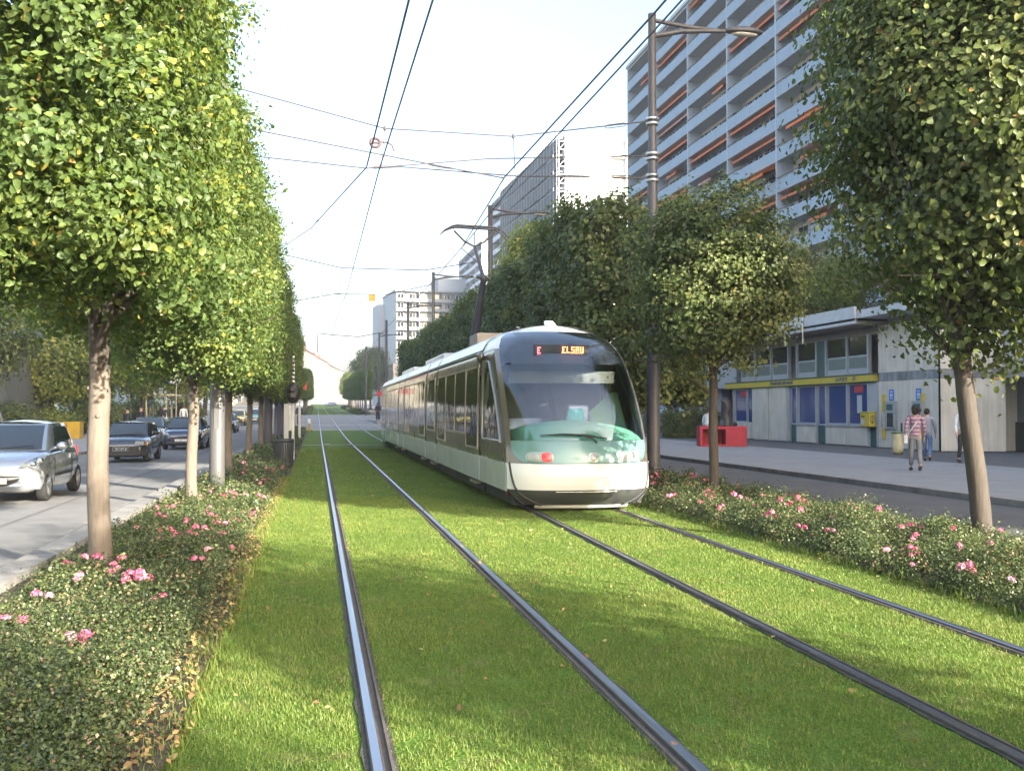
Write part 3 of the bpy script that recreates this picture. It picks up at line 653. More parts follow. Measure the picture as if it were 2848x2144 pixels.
# taller park and street trees
M_sunleaf = leaf_mat('sun_toned_leaf', [(0.0, (0.10, 0.13, 0.02)), (0.4, (0.22, 0.26, 0.04)), (0.8, (0.36, 0.38, 0.07)), (1.0, (0.45, 0.36, 0.08))], trans=0.4, rough=0.5, tcol=(0.5, 0.55, 0.08))  # brighter copy of the park leaf; sunlight on shaded crowns is put into its colour
CP = [round_crown((3.1, 3.1, 2.9), 1.3, M_park, 51, K=330, per=60, size=.17, tone=.52, sig=.36, lobes=12, ynoise=.04),
      round_crown((3.4, 3.2, 3.4), 1.6, M_park, 52, K=360, per=60, size=.18, tone=.44, sig=.38, lobes=12, ynoise=.03),
      round_crown((2.6, 2.6, 2.2), 1.7, M_dark, 53, K=280, per=60, size=.15, tone=.45, sig=.32, lobes=10, ynoise=.02)]
CP.append(round_crown((3.4, 3.2, 3.4), 1.6, M_sunleaf, 54, K=360, per=60, size=.18, tone=.5, sig=.38, lobes=12, ynoise=.03))
TP = trunk_mesh(2.6, .15, .11, 8, (.1, 0), limbs=8, spread=1.8, top=2.6, m=M_limb)
parks = [(-15.6, 34, 3, 1.0, 'yellow green park tree behind the silver car'), (-18.2, 41, 3, 1.1, 'broad park tree left of the yellow box bench'), (-16.6, 52, 2, 1.05, 'small dark spreading tree above the yellow box bench'),
         (-21, 74, 3, 1.3, 'tall pale green tree behind the dark spreading park tree'), (-16.2, 66, 0, 1.1, 'leafy tree just left of the pale blue house'), (-13.8, 84, 1, 1.1, 'bushy tree leaning over the bus shelter'),
         (-17.5, 78, 0, 1.15, 'tall tree behind the pale blue house'), (-13.2, 100, 3, 1.2, 'light green tree beyond the bus shelter'), (-12.6, 118, 1, 1.15, 'far dark tree beyond the yellow car'), (-24, 70, 1, 1.6, 'large background tree at far left of the park'),
         (-27, 90, 0, 1.7, 'second large background tree at far left of the park'), (-14.5, 138, 0, 1.3, 'farthest roadside tree on the left')]
for i, (x, y, k, s, lab) in enumerate(parks):
    tree('park_tree', lab, x, y, CP[k], TP, i * 1.3, (s, s, s * (.95 + .1 * (i % 3))), 'park trees on the left', z=gz(y) + .1)
M_mk = mesh_obj
streets = [(14.6, 64, 3, 1.68, 'tall yellow green tree with sunlight put into its leaf colour, rising behind the dark clipped trees'), (18.5, 72, 2, 1.3, 'dark pavement tree beyond the phone booth')]
for i, (x, y, k, s, lab) in enumerate(streets):
    tree('street_tree', lab, x, y, CP[k], TP, i * 2.1, (s * (.62 if i == 0 else 1), s * (.62 if i == 0 else 1), s), 'pavement trees on the right', z=gz(y) + .12)
# shrubs under the park trees
CS = round_crown((1.5, 1.3, .95), 0, M_dark, 61, K=120, per=60, size=.12, tone=.42, sig=.26, lobes=7, ynoise=.02)
CS2 = round_crown((1.5, 1.3, .9), 0, M_park, 62, K=120, per=60, size=.12, tone=.42, sig=.26, lobes=7, ynoise=.03)
for i, (x, y, s, k) in enumerate(((-15.4, 47, 1.0, 0), (-16.4, 58, 1.1, 0), (-14.7, 70, 1.1, 0), (-15.2, 63, 1.0, 1), (-14.9, 76, 1.2, 0), (-18, 38, 1.3, 0), (-17.5, 32, 1.2, 1), (-15.5, 94, 1.3, 0), (-13.5, 108, 1.3, 1))):
    o = mesh_obj('shrub', (CS, CS2)[k]); o.location = (x, y, gz(y) + .05); o.scale = (s, s, s); o.rotation_euler = (0, 0, i)
    tag(o, '%s low dark shrub at the pavement edge under the park trees, from the front' % ORD[i], 'shrub', 'shrubs under the park trees')
# ------------------------------------------------------------------ tram
M_bronze = mat('bronze_paint', (0.215, 0.185, 0.15), 0.28, metal=0.55, var=0.06, scale=2, coat=0.5, dirt=(0.22, 0.19, 0.16), dirt_amt=0.35)
M_tramwhite = mat('tram_white_paint', (0.74, 0.74, 0.72), 0.22, var=0.05, scale=2.5, coat=0.6, dirt=(0.55, 0.53, 0.49), dirt_amt=0.35)
M_roof = mat('tram_roof_paint', (0.70, 0.71, 0.71), 0.30, var=0.08, scale=2, coat=0.3, dirt=(0.45, 0.44, 0.42), dirt_amt=0.4)
M_teal = mat('teal_paint', (0.15, 0.285, 0.27), 0.36, metal=0.15, var=0.04, scale=2, coat=0.8)
M_dash = mat('green_dashboard', (0.19, 0.50, 0.35), 0.55, var=0.05, scale=4)
M_seatteal = mat('teal_seat', (0.06, 0.36, 0.36), 0.6, var=0.06)
M_cabgreen = mat('cab_green_panel', (0.34, 0.72, 0.36), 0.5, var=0.05)
M_cabblue = mat('cab_blue_wall', (0.055, 0.065, 0.105), 0.5, var=0.15, scale=2)
M_cabceil = mat('cab_ceiling', (0.17, 0.165, 0.14), 0.6, var=0.08)
M_black = mat('black_rubber', (0.018, 0.018, 0.019), 0.55, var=0.2)
M_under = mat('tram_underframe', (0.045, 0.043, 0.040), 0.8, var=0.3, scale=6, dirt=(0.10, 0.085, 0.07), dirt_amt=0.5)
M_apron = mat('dark_apron', (0.055, 0.058, 0.058), 0.3, var=0.12, coat=0.4, dirt=(0.12, 0.11, 0.10), dirt_amt=0.4)
M_wind = glass_mat('windscreen_glass', (0.82, 0.88, 0.88), refl=0.10)
M_tglass = dark_glass('tram_side_glass', (0.030, 0.027, 0.022), 0.03, 0.9, 0.06, 1.6)
M_alu = mat('brushed_aluminium', (0.55, 0.52, 0.47), 0.32, metal=0.9, var=0.08)
M_lens = mat('lamp_lens', (0.36, 0.38, 0.37), 0.12, var=0.1, scale=30, coat=1.0)
M_redlens = mat('red_lens', (0.55, 0.02, 0.03), 0.15, var=0.1, coat=1.0, emit=((1.0, 0.06, 0.05), 0.35))
M_led = mat('led_amber', (0.5, 0.1, 0.03), 0.5, var=0, emit=((1.0, 0.22, 0.08), 3.2))
M_led2 = mat('led_red', (0.5, 0.05, 0.05), 0.5, var=0, emit=((1.0, 0.12, 0.14), 2.4))
M_steel = mat('dark_mast_steel', (0.062, 0.060, 0.070), 0.5, metal=0.0, var=0.08, scale=3, dirt=(0.09, 0.085, 0.09), dirt_amt=0.3)

TX, TY = 4.42, 16.0
tram = thing('tram', 'long silver, white and teal tram with a huge curved windscreen on the right track', 'tram', (TX, TY, 0.03)); tram.scale = (1.045, 1, 1.04)
HALF = [(0.0, 3.20), (0.32, 3.19), (0.62, 3.145), (0.86, 3.06), (1.03, 2.93), (1.12, 2.77), (1.165, 2.60), (1.185, 2.30), (1.195, 1.9), (1.20, 1.5), (1.20, 0.80), (1.20, 0.76)]
def hw(z):
    for i in range(len(HALF) - 1):
        (a, za), (b, zb) = HALF[i], HALF[i + 1]
        if zb <= z <= za: t = (za - z) / (za - zb); return a + (b - a) * t
    return 1.2 if z < 0.76 else 0.0
FR = [(0.06, .30), (0.12, 0.20), (0.20, 0.10), (0.34, 0.03), (0.50, 0.0), (0.66, 0.01), (0.76, 0.05), (0.95, 0.08), (1.13, 0.16), (1.4, 0.31), (1.7, 0.52), (2.0, 0.76), (2.3, 1.06), (2.6, 1.42), (2.8, 1.72), (2.95, 2.0), (3.05, 2.25), (3.13, 2.5), (3.20, 2.8)]
def fy(z):
    for i in range(len(FR) - 1):
        (za, a), (zb, b) = FR[i], FR[i + 1]
        if za <= z <= zb:
            t = (z - za) / (zb - za); return a + (b - a) * t
    return FR[-1][1]
def fy_s(z, _c={}):    # smoothed profile
    k = round(z, 3)
    if k not in _c: _c[k] = sum(fy(min(3.2, max(0.06, z + d))) for d in (-.09, -.045, 0, .045, .09)) / 5
    return _c[k]
def bow(s, z):
    d = 0.58 if z > .4 else 0.58 - (.4 - z) * .2
    return d * (0.35 * abs(s) ** 2 + 0.65 * abs(s) ** 5)
def S(s, z, off=0.0):
    wd = hw(z) if z > .76 else (1.2 if z > .34 else 1.2 - (0.34 - z) ** 1.3 * .35)
    return Vector((s * wd, fy_s(z) + bow(s, z) - off, z))
def yedge(z): return fy_s(z) + bow(1, z)
def surf(name, ss, zs, m, parent, off=0.0, keep=None):
    mb = MB(); P = [[S(s, z, off) for s in ss] for z in zs]
    if keep is None: mb.grid(P, 0, True)
    else:
        vs = [p for r in P for p in r]; b = len(ss); fs = []
        for i in range(len(zs) - 1):
            for j in range(b - 1):
                if keep((ss[j] + ss[j + 1]) / 2, (zs[i] + zs[i + 1]) / 2): fs.append((i * b + j, i * b + j + 1, (i + 1) * b + j + 1, (i + 1) * b + j))
        mb.add(vs, fs, 0, True)
    return mb.build(name, m, parent)
lin = lambda a, b, n: [a + (b - a) * i / n for i in range(n + 1)]
SG = 0.945
# teal lower front: rounded bottom corners, follows the bodywork 3 mm proud
def teal_edge(z): return SG if z > 1.02 else SG * math.sqrt(max(0, 1 - ((1.02 - z) / .27) ** 2)) * .30 + SG * .70
mb = MB(); mb.grid([[S(s * teal_edge(z), z, .006) for s in lin(-1, 1, 40)] for z in lin(0.775, 1.13, 12)], 0, True)
nose = mb.build('nose_panel', M_teal, tram)
# windscreen
mb = MB(); mb.grid([[S(s * SG, z, .004) for s in lin(-1, 1, 36)] for z in lin(1.135, 3.045, 48)], 0, True)
mb.build('windscreen', M_wind, tram)
# frame around it: bronze pillars and lower corners, then the pale roof brow
for sg in (-1, 1):
    mb = MB()
    mb.grid([[S(sg * s, z) for s in lin(SG - .004, 1.0, 3)] for z in lin(1.02, 2.72, 40)], 0, True, flip=(sg < 0))
    mb.grid([[S(sg * (teal_edge(z) - .004 + (1 - teal_edge(z) + .004) * t), z) for t in lin(0, 1, 5)] for z in lin(0.76, 1.02, 10)], 0, True, flip=(sg < 0))
    mb.build('windscreen_frame', M_bronze, tram)
mb = MB()
for sg in (-1, 1):
    mb.grid([[S(sg * s, z) for s in lin(SG - .004, 1.0, 3)] for z in lin(2.72, 3.04, 14)], 0, True, flip=(sg < 0))
mb.grid([[S(s, z) for s in lin(-1, 1, 24)] for z in lin(3.04, 3.2, 8)], 0, True)
for sg in (-1, 1):   # brow sides running back to the roof
    zs = lin(2.70, 3.2, 14)
    mb.grid([[(sg * hw(z), yedge(z) + (3.40 - yedge(z)) * t, z) for t in lin(0, 1, 6)] for z in zs], 0, True, flip=(sg < 0))
mb.tube([(-.62, 2.52, 3.13), (-.62, 2.75, 3.16)], .012, 6, 0)
mb.build('roof_brow', M_roof, tram)
mb = MB(); mb.slab([(-.10, 2.62, 3.19), (.10, 2.62, 3.19), (.07, 2.80, 3.29), (-.07, 2.80, 3.29)], (0, .12, 0)); mb.build('roof_antenna', M_tramwhite, tram)
# bumper, apron, fender
surf('bumper', lin(-1, 1, 40), lin(0.345, 0.765, 12), M_tramwhite, tram, .012)
mb = MB()
def apron_edge(z): return 1.0 if z > .33 else math.sqrt(max(.0, 1 - ((.335 - z) / .30) ** 2)) * .45 + .53
mb.grid([[S(s * apron_edge(z), z, .0) for s in lin(-1, 1, 36)] for z in lin(0.10, 0.344, 10)], 0, True)
ap = mb.build('apron', M_apron, tram)
MB().tube([S(s, .318, .012) for s in lin(-.42, .42, 10)], .008, 6, 0).build('apron_rail', M_alu, ap)
mb = MB(); P = []
for z, o_ in ((0.035, -.10), (.085, -.04), (.10, -.12)): P.append([Vector((s * 0.78, .28 + .12 * s * s - o_ - .06, z)) for s in lin(-1, 1, 16)])
mb.grid(P, 0, True); mb.build('fender', mat('pale_fender', (.45, .44, .41), .6, var=.15, dirt=(.25, .24, .2), dirt_amt=.5), tram)
for sg in (-1, 1):   # black seam between nose and side skirt
    mb = MB()
    mb.tube([S(sg * s, z, .020) for s, z in ((.972, .775), (.965, .68), (.955, .58), (.94, .48), (.915, .38), (.87, .29), (.80, .21), (.70, .14), (.60, .095))], .019, 6, 0)
    mb.tube([Vector((sg * (1.17 - .22 * t ** 1.5), .60 - .16 * t, .36 - .26 * t)) for t in lin(0, 1, 6)], .02, 6, 0); mb.build('seam', M_black, tram)
# lamps
def lamp_patch(name, s0, s1, z0, z1, m, off, parent, n=10):
    mb = MB(); c = ((s0 + s1) / 2, (z0 + z1) / 2); rim = []; a = (s1 - s0) / 2; b = (z1 - z0) / 2
    K = 28
    for i in range(K):
        q = 2 * PI * i / K; ex = 2 / 3.0
        sx = math.copysign(abs(math.cos(q)) ** ex, math.cos(q)); sz = math.copysign(abs(math.sin(q)) ** ex, math.sin(q)); rim.append((sx, sz))
    rows = [[S(c[0] + a * x * t, c[1] + b * z * t, off + (.012 * (1 - t * t))) for x, z in rim + rim[:1]] for t in (0.02, .5, .85, 1.0)]
    mb.grid(rows, 0, True); rows2 = [[S(c[0] + a * x, c[1] + b * z, off) for x, z in rim + rim[:1]], [S(c[0] + a * x * 1.06, c[1] + b * z * 1.1, -.004) for x, z in rim + rim[:1]]]
    mb.grid(rows2, 0, True); return mb.build(name, m, parent)
M_lampglass = mat('lamp_cover', (.30, .42, .38), .1, var=.1, coat=1)
for sg in (-1, 1):
    hl = lamp_patch('headlight', *sorted((sg * .79, sg * .44)), .80, .955, M_lampglass, .012, tram)
    lamp_patch('lens', *sorted((sg * .77, sg * .63)), .815, .94, M_lens, .028, hl)
    lamp_patch('lens', *sorted((sg * .60, sg * .46)), .80, .945, M_redlens if sg < 0 else M_lens, .030, hl)
cl = lamp_patch('centre_lamp', .03, .16, .79, .94, M_alu, .010, tram); lamp_patch('lens', .045, .145, .805, .925, M_lens, .026, cl)
# wiper
mb = MB(); wp = [S(s, z, .05) for s, z in ((-.60, 1.215), (-.30, 1.235), (0, 1.215), (.30, 1.165))]
mb.tube(wp, [.008, .018, .020, .010], 6, 0); mb.tube([S(.16, 1.10, .03), S(.1, 1.16, .07), S(-.1, 1.235, .07)], .013, 6, 0); mb.build('wiper', M_black, tram)
# cab interior
mb = MB()
mb.grid([[Vector((s * 1.08, .35 + .95 * t + .25 * abs(s) ** 3 * (1 - t), 1.13 + .32 * math.sin(min(1, t * 1.15) * PI * .5) * (1 - .55 * s * s))) for s in lin(-1, 1, 20)] for t in lin(0, 1, 10)], 0, True)
mb.box(-1.08, 1.08, 1.32, 1.36, .7, 1.20)
dash = mb.build('dashboard', M_dash, tram)
mb = MB(); mb.slab([(-.02, 1.35, 1.43), (.32, 1.35, 1.43), (.29, 1.37, 1.63), (.02, 1.37, 1.63)], (0, .07, .02)); mb.build('console', M_seatteal, dash, bevel=.015)
mb = MB(); mb.box(-1.10, 1.10, 3.30, 3.34, .4, 2.35); mb.build('cab_partition', M_cabblue, tram)
mb = MB(); mb.grid([[(x, y, z) for x in lin(-1.04, 1.04, 6)] for y, z in ((1.50, 2.44), (2.0, 2.40), (3.3, 2.30))], 0, True); mb.box(-.95, .95, 1.75, 1.82, 2.10, 2.31); mb.build('cab_ceiling', M_cabceil, tram)
mb = MB(); mb.grid([[S(s * .94, z, -.10) for s in lin(-1, 1, 20)] for z in lin(2.42, 3.08, 10)], 0, True); mb.build('header_panel', mat('header_dark', (.030, .034, .048), .6, var=.05), tram)
mb = MB(); mb.box(-.70, .66, 1.52, 1.64, 2.485, 2.515); mb.build('sun_blind_rail', M_alu, tram)
mb = MB(); mb.slab([(1.10, 1.3, 1.15), (1.10, 2.4, 1.15), (1.10, 2.4, 1.95), (1.10, 2.1, 1.95)], (-.03, 0, 0)); mb.slab([(.30, 2.35, 1.30), (.62, 2.35, 1.08), (1.07, 2.35, 1.08), (1.07, 2.35, 1.95)], (0, .03, 0)); mb.build('cab_door', M_cabgreen, tram)
mb = MB(); mb.slab([(.15, 1.95, 1.0), (.62, 1.95, 1.0), (.58, 2.12, 1.72), (.19, 2.12, 1.72)], (0, .12, 0)); mb.box(.12, .65, 1.5, 2.0, .9, 1.02); mb.build('driver_seat', M_cabblue, tram, bevel=.03)
mb = MB(); mb.box(-1.1, 1.1, .6, 33, .38, .42); mb.build('floor_pan', M_under, tram)
# LED display
FONT = {'E': ['111', '100', '110', '100', '111'], 'L': ['100', '100', '100', '100', '111'], 'S': ['111', '100', '111', '001', '111'], 'A': ['111', '101', '111', '101', '101'], 'U': ['101', '101', '101', '101', '111']}
def led(txt, x, z, px, m, parent):
    for ch in txt:
        mb = MB()
        for r, row in enumerate(FONT[ch]):
            for c_, b in enumerate(row):
                if b == '1': mb.box(x + c_ * px * 1.15, x + (c_ * 1.15 + .78) * px, 1.475, 1.485, z - r * px * 1.25, z - (r * 1.25 - .62) * px)
        x += px * 4.35
        mb.build('display_letter', m, parent)
disp = MB().box(-.56, .42, 1.49, 1.55, 2.56, 2.76).build('destination_display', mat('display_black', (.026, .030, .042), .6, var=0), tram)
led('E', -.50, 2.70, .019, M_led2, disp); led('ELSAU', -.06, 2.715, .0185, M_led, disp)
# modules
def shell(name, y0, y1, zs, m, parent, off=0.0, inset=0.0):
    for sg in (-1, 1):
        MB().grid([[(sg * (hw(z) + off), y, z) for y in (y0, y1)] for z in zs], 0, True, flip=(sg > 0)).build(name, m, parent)
def roof_part(y0, y1, parent):
    prof = [(x, z) for x, z in HALF if z >= 2.74]
    full = [(x, z) for x, z in prof] ; left = [(-x, z) for x, z in full[::-1]]; pr = left + full[1:]
    mb = MB(); mb.grid([[(x * (1.02 if z < 2.95 else 1), y, z) for y in lin(y0, y1, 3)] for x, z in pr], 0, True)
    for y in (y0, y1): mb.add([(x, y, z) for x, z in pr], [tuple(range(len(pr)))], 0)
    for sg in (-1, 1): mb.box(*sorted((sg * 1.085, sg * 1.125)), y0, y1, 2.725, 2.76)
    return mb.build('roof_fairing', M_roof, parent)
def pane(name, sg, y0, y1, z0, z1, parent, m=M_tglass, fr=.045):
    """a window: frame proud of the side, glass set in it"""
    mb = MB(); f = fr
    def q(a0, a1, b0, b1): mb.slab([(sg * (hw(b0) + .002), a0, b0), (sg * (hw(b0) + .002), a1, b0), (sg * (hw(b1) + .002), a1, b1), (sg * (hw(b1) + .002), a0, b1)], (sg * .012, 0, 0))
    q(y0 - f, y0, z0 - f, z1 + f); q(y1, y1 + f, z0 - f, z1 + f); q(y0, y1, z0 - f, z0); q(y0, y1, z1, z1 + f)
    fo = mb.build(name, M_alu, parent)
    g = MB(); zs = lin(z0, z1, 4); g.grid([[(sg * (hw(z) + .006), y, z) for y in (y0, y1)] for z in zs], 0, True, flip=(sg > 0)); g.build('glass', m, fo)
    return fo
def module(y0, y1, kind):
    shell('side_panel', y0 + .06, y1 - .06, [.765, .9, 1.1, 1.5, 1.9, 2.3, 2.45, 2.60, 2.68], M_bronze, tram)
    for sg in (-1, 1):
        MB().slab([(sg * 1.185, y0 + .05, .765), (sg * 1.185, y1 - .05, .765), (sg * 1.185, y1 - .05, .30), (sg * 1.185, y0 + .05, .30)], (sg * .03, 0, 0)).build('skirt', M_tramwhite, tram)
    mb = MB(); mb.box(-1.10, 1.10, y0 + .1, y1 - .1, .08, .32)
    for sg in (-1, 1): mb.box(*sorted((sg * 1.0, sg * 1.06)), y0, y1, 2.64, 2.76)
    mb.build('underframe', M_under, tram)
    roof_part(y0 + .04, y1 - .04, tram)
    for sg in (-1, 1):
        if kind == 'long':
            a = (y1 - y0 - .5) / 4; yy = y0 + .25
            dr = pane('door', sg, yy + .06, yy + a - .12, .92, 2.44, tram)
            pane('window', sg, yy + a + .06, yy + 2 * a - .08, 1.18, 2.44, tram); pane('window', sg, yy + 2 * a + .06, yy + 3 * a - .08, 1.18, 2.44, tram)
            pane('door', sg, yy + 3 * a + .1, yy + 4 * a - .06, .92, 2.44, tram)
        else: pane('window', sg, y0 + .35, y1 - .35, 1.12, 2.44, tram)
    for sg in (-1, 1):
        MB().box(*sorted((sg * .95, sg * 1.20)), y0 + .5, y0 + 1.3, .20, .26).build('step', M_alu, tram)
    if kind == 'short' or kind == 'cab':
        for wy in (y0 + .6, y1 - .6):
            for wx in (-.742, .742): MB().cyl((wx - .06, wy, .29), (wx + .06, wy, .29), .29, n=18).build('wheel', M_under, tram)
def joint(y):
    mb = MB()
    pr = [(x * .985, z - .01) for x, z in HALF]; left = [(-x, z) for x, z in pr[::-1]]; full = left + pr[1:]
    mb.grid([[(x, yy, z) for yy in (y - .07, y + .07)] for x, z in full], 0, True); mb.build('gangway_bellows', M_black, tram)
mods = [(3.45, 10.75, 'long'), (10.85, 13.35, 'short'), (13.45, 20.75, 'long'), (20.85, 23.35, 'short'), (23.45, 30.75, 'long'), (30.85, 34.2, 'short')]
for a, b, k in mods: module(a, b, k); joint(a - .05)
# cab sides
CABZ = [.765, .9, 1.1, 1.3, 1.5, 1.7, 1.9, 2.1, 2.3, 2.5, 2.6, 2.72]
for sg in (-1, 1): MB().grid([[(sg * hw(z), yedge(z) + (3.38 - yedge(z)) * t, z) for t in lin(0, 1, 5)] for z in CABZ], 0, True, flip=(sg < 0)).build('cab_side', M_bronze, tram)
for sg in (-1, 1):
    out = [(1.17, 1.10), (3.05, 1.10), (3.12, 1.2), (3.02, 2.30), (2.75, 2.52), (2.50, 2.50), (2.12, 2.2), (1.72, 1.85), (1.36, 1.42)]
    out = [(max(y, yedge(z) + .10), z) for y, z in out]
    g = MB(); g.poly([(sg * (hw(z) + .008), y, z) for y, z in out]); cw = g.build('cab_window', M_tglass, tram)
    fr_ = MB(); fr_.tube([(sg * (hw(z) + .010), y, z) for y, z in out + out[:1]], .022, 6, 0); fr_.build('window_frame', M_alu, cw)
    mb = MB(); mb.slab([(sg * 1.185, .62, .765), (sg * 1.185, 3.38, .765), (sg * 1.185, 3.38, .30), (sg * 1.17, .72, .30)], (sg * .03, 0, 0)); mb.build('skirt', M_tramwhite, tram)
    MB().box(*sorted((sg * 1.10, sg * 1.14)), .85, 1.0, .22, .28).build('marker_lamp', mat('dull_red_lens', (.20, .03, .03), .4), tram)
MB().box(-1.08, 1.08, .6, 3.4, .08, .32).build('underframe', M_under, tram)
for wy in (1.2, 2.6):
    for wx in (-.742, .742): MB().cyl((wx - .06, wy, .29), (wx + .06, wy, .29), .29, n=18).build('wheel', M_under, tram)
mb = MB(); mb.grid([[(x, y, z) for y in (2.78, 3.40)] for x, z in ([(-x, z) for x, z in HALF if z >= 2.9][::-1] + [(x, z) for x, z in HALF if z >= 2.9][1:])], 0, True); mb.build('roof_fairing', M_roof, tram)
mb = MB(); mb.tube([(-1.19, 3.30, 2.62), (-1.25, 3.18, 2.60), (-1.25, 3.18, 2.42)], .04, 8, 0); mb.ball((-1.24, 3.1, 2.62), (.08, .14, .09), 10, 8); mb.build('camera_pod', M_bronze, tram)
mb = MB(); mb.add([(hw(.8) * s, 34.15, .8) for s in (-1, 1)] + [(hw(2.6), 34.15, 2.6), (.6, 34.15, 3.13), (-.6, 34.15, 3.13), (-hw(2.6), 34.15, 2.6)], [(0, 1, 2, 3, 4, 5)]); mb.build('rear_panel', M_bronze, tram)
MB().box(-.62, .62, 7.6, 8.8, 3.1, 3.42).build('roof_box', mat('roof_box_tan', (.34, .28, .22), .6, var=.1), tram, bevel=.03)
for y0, y1 in ((14.6, 19.8), (24.4, 29.8)): MB().box(-.55, .55, y0, y1, 3.14, 3.34).build('roof_box', M_roof, tram, bevel=.04)
# pantograph
pg = MB(); b0 = Vector((0, 12.6, 3.18)); kn = Vector((.08, 11.0, 5.12)); hd = Vector((-.02, 12.0, 6.12))
pg.box(-.45, .45, 12.2, 12.8, 3.14, 3.26); pg.tube([b0, b0.lerp(kn, .5), kn], [.13, .11, .075], 10); pg.ball(kn, .11, 10, 8)
pg.tube([kn + Vector((-.2, 0, .05)), kn + Vector((.15, 0, -.02))], .05, 8)
pant = pg.build('pantograph', M_steel, tram)
mb = MB(); mb.tube([kn, kn.lerp(hd, .6), hd], [.055, .045, .035], 8)
for sg in (-1, 1): mb.tube([hd, hd + Vector((sg * .28, 0, .14)), hd + Vector((sg * .56, 0, .42))], .028, 8)
mb.tube([hd, hd + Vector((0, 0, .38))], .012, 6); mb.build('upper_arm', M_steel, pant)
mb = MB()
for dy in (-.16, .16):
    pts = [(-.95, .30), (-.82, .42), (-.62, .52), (-.5, .545), (0, .53), (.5, .525), (.62, .50), (.8, .38), (.93, .22)]
    mb.tube([hd + Vector((x, dy, z)) for x, z in pts], [.010, .016, .028, .03, .03, .03, .028, .016, .010], 8)
for x in (-.56, .56): mb.tube([hd + Vector((x, -.16, .5)), hd + Vector((x, .16, .5))], .018, 6)
mb.build('collector_head', M_steel, pant)
# ------------------------------------------------------------------ masts, lamps and overhead wires
M_mast = mat('pale_mast_paint', (0.11, 0.109, 0.11), 0.42, metal=0.2, var=0.06, scale=2.5, dirt=(0.17, 0.165, 0.16), dirt_amt=0.4)
M_band = mat('galvanised_band', (0.62, 0.62, 0.60), 0.35, metal=0.8, var=0.1)
M_wire = mat('overhead_copper', (0.055, 0.05, 0.06), 0.5, var=0.1)
M_lampglow = mat('lamp_glass', (.62, .60, .55), .2, var=.05)
def lamp_arm(t, h, side, L_=2.15, m=None):
    mb = MB(); s = side
    mb.tube([(0, 0, h - .10), (s * .9, 0, h - .20), (s * L_ * .8, 0, h - .22)], [.05, .05, .035], 8)
    mb.tube([(0, 0, h - .46), (s * .7, 0, h - .30), (s * L_ * .8, 0, h - .22)], [.06, .06, .04], 8)
    a = mb.build('lamp_arm', m, t)
    hd = MB(); c = (s * (L_ * .8 + .42), 0, h - .21)
    hd.ball(c, (.48, .17, .12), 18, 10, 0, fn=lambda p: Vector((p.x, p.y * (1 - .25 * s * p.x * -1), p.z * (1 if p.z > 0 else .55)))); ho = hd.build('lamp_head', m, t)
    MB().ball((c[0] + s * .03, 0, c[2] - .045), (.33, .12, .055), 14, 8).build('lamp_glass', M_lampglow, ho)
def mast(name, label, cat, x, y, h, r0, r1, m, arm=0, bands=(), group=None, z=None):
    t = thing(name, label, cat, (x, y, gz(y) if z is None else z), 0, group)
    mb = MB(); mb.lathe([(0.001, -.05), (r0 * 1.02, -.05), (r0, .5), (r0 * .97, 1.9), (r0 * .965, 1.905), (r0 * .93, h * .45), (r1 * 1.12, h * .72), (r1 * 1.06, h * .725), (r1, h - .05), (r1 * 1.05, h - .04), (r1 * 1.05, h + .03), (.001, h + .05)], n=24)
    p = mb.build('pole', m, t)
    for z_ in bands:
        for d in (-.055, .055):
            MB().lathe([(r0 * .80, z_ + d - .028), (r0 * .97, z_ + d - .028), (r0 * .97, z_ + d + .028), (r0 * .80, z_ + d + .028)], n=24).build('clamp_band', M_band, p)
    if arm: lamp_arm(t, h, arm, m=m)
    return t
MG = 'tramway masts in the rose beds'
mast('tram_mast', 'tall dark mast with street lamp arm and pale clamp bands beside the tram', 'mast', 7.2, 20.7, 10.4, .142, .085, M_steel, 1, (8.05, 7.28, 6.80), MG)
lm = mast('tram_mast', 'pale grey round steel mast among roses between left lime trees', 'mast', -1.93, 20.5, 8.6, .150, .12, M_mast, 0, (), MG)
mb = MB(); mb.box(-.05, .05, -.153, -.14, 1.35, 1.9); mb.build('inspection_door', M_mast, lm)
mast('tram_mast', 'second dark lamp mast behind the raised pantograph', 'mast', 7.2, 41.5, 10.4, .15, .10, M_steel, 1, (), MG)
mast('tram_mast', 'third lamp mast standing in front of the far grey flats', 'mast', 7.2, 62.5, 10.4, .14, .09, M_mast, 1, (), MG)
mast('tram_mast', 'pale lamp mast left of the third mast, in front of the far flats', 'mast', 7.0, 78.0, 10.0, .15, .10, M_mast, 1, (), MG)
mast('tram_mast', 'dark tall wire mast at the corner of the crossing', 'mast', 6.75, 99.0, 10.2, .16, .11, M_steel, 0, (), MG)
mast('tram_mast', 'distant lamp mast just beyond the round road sign', 'mast', 7.2, 118, 10.2, .15, .10, M_steel, 1, (), MG)
mast('tram_mast', 'farthest lamp mast above the far right tree row', 'mast', 7.2, 150, 10.2, .15, .10, M_steel, 1, (), MG)
mast('tram_mast', 'steel mast half hidden behind the fifth left lime tree', 'mast', -1.93, 41.5, 8.6, .17, .13, M_steel, 0, (), MG)
mast('tram_mast', 'far steel mast among the left lime trunks', 'mast', -1.93, 62.5, 8.6, .17, .13, M_steel, 0, (), MG)

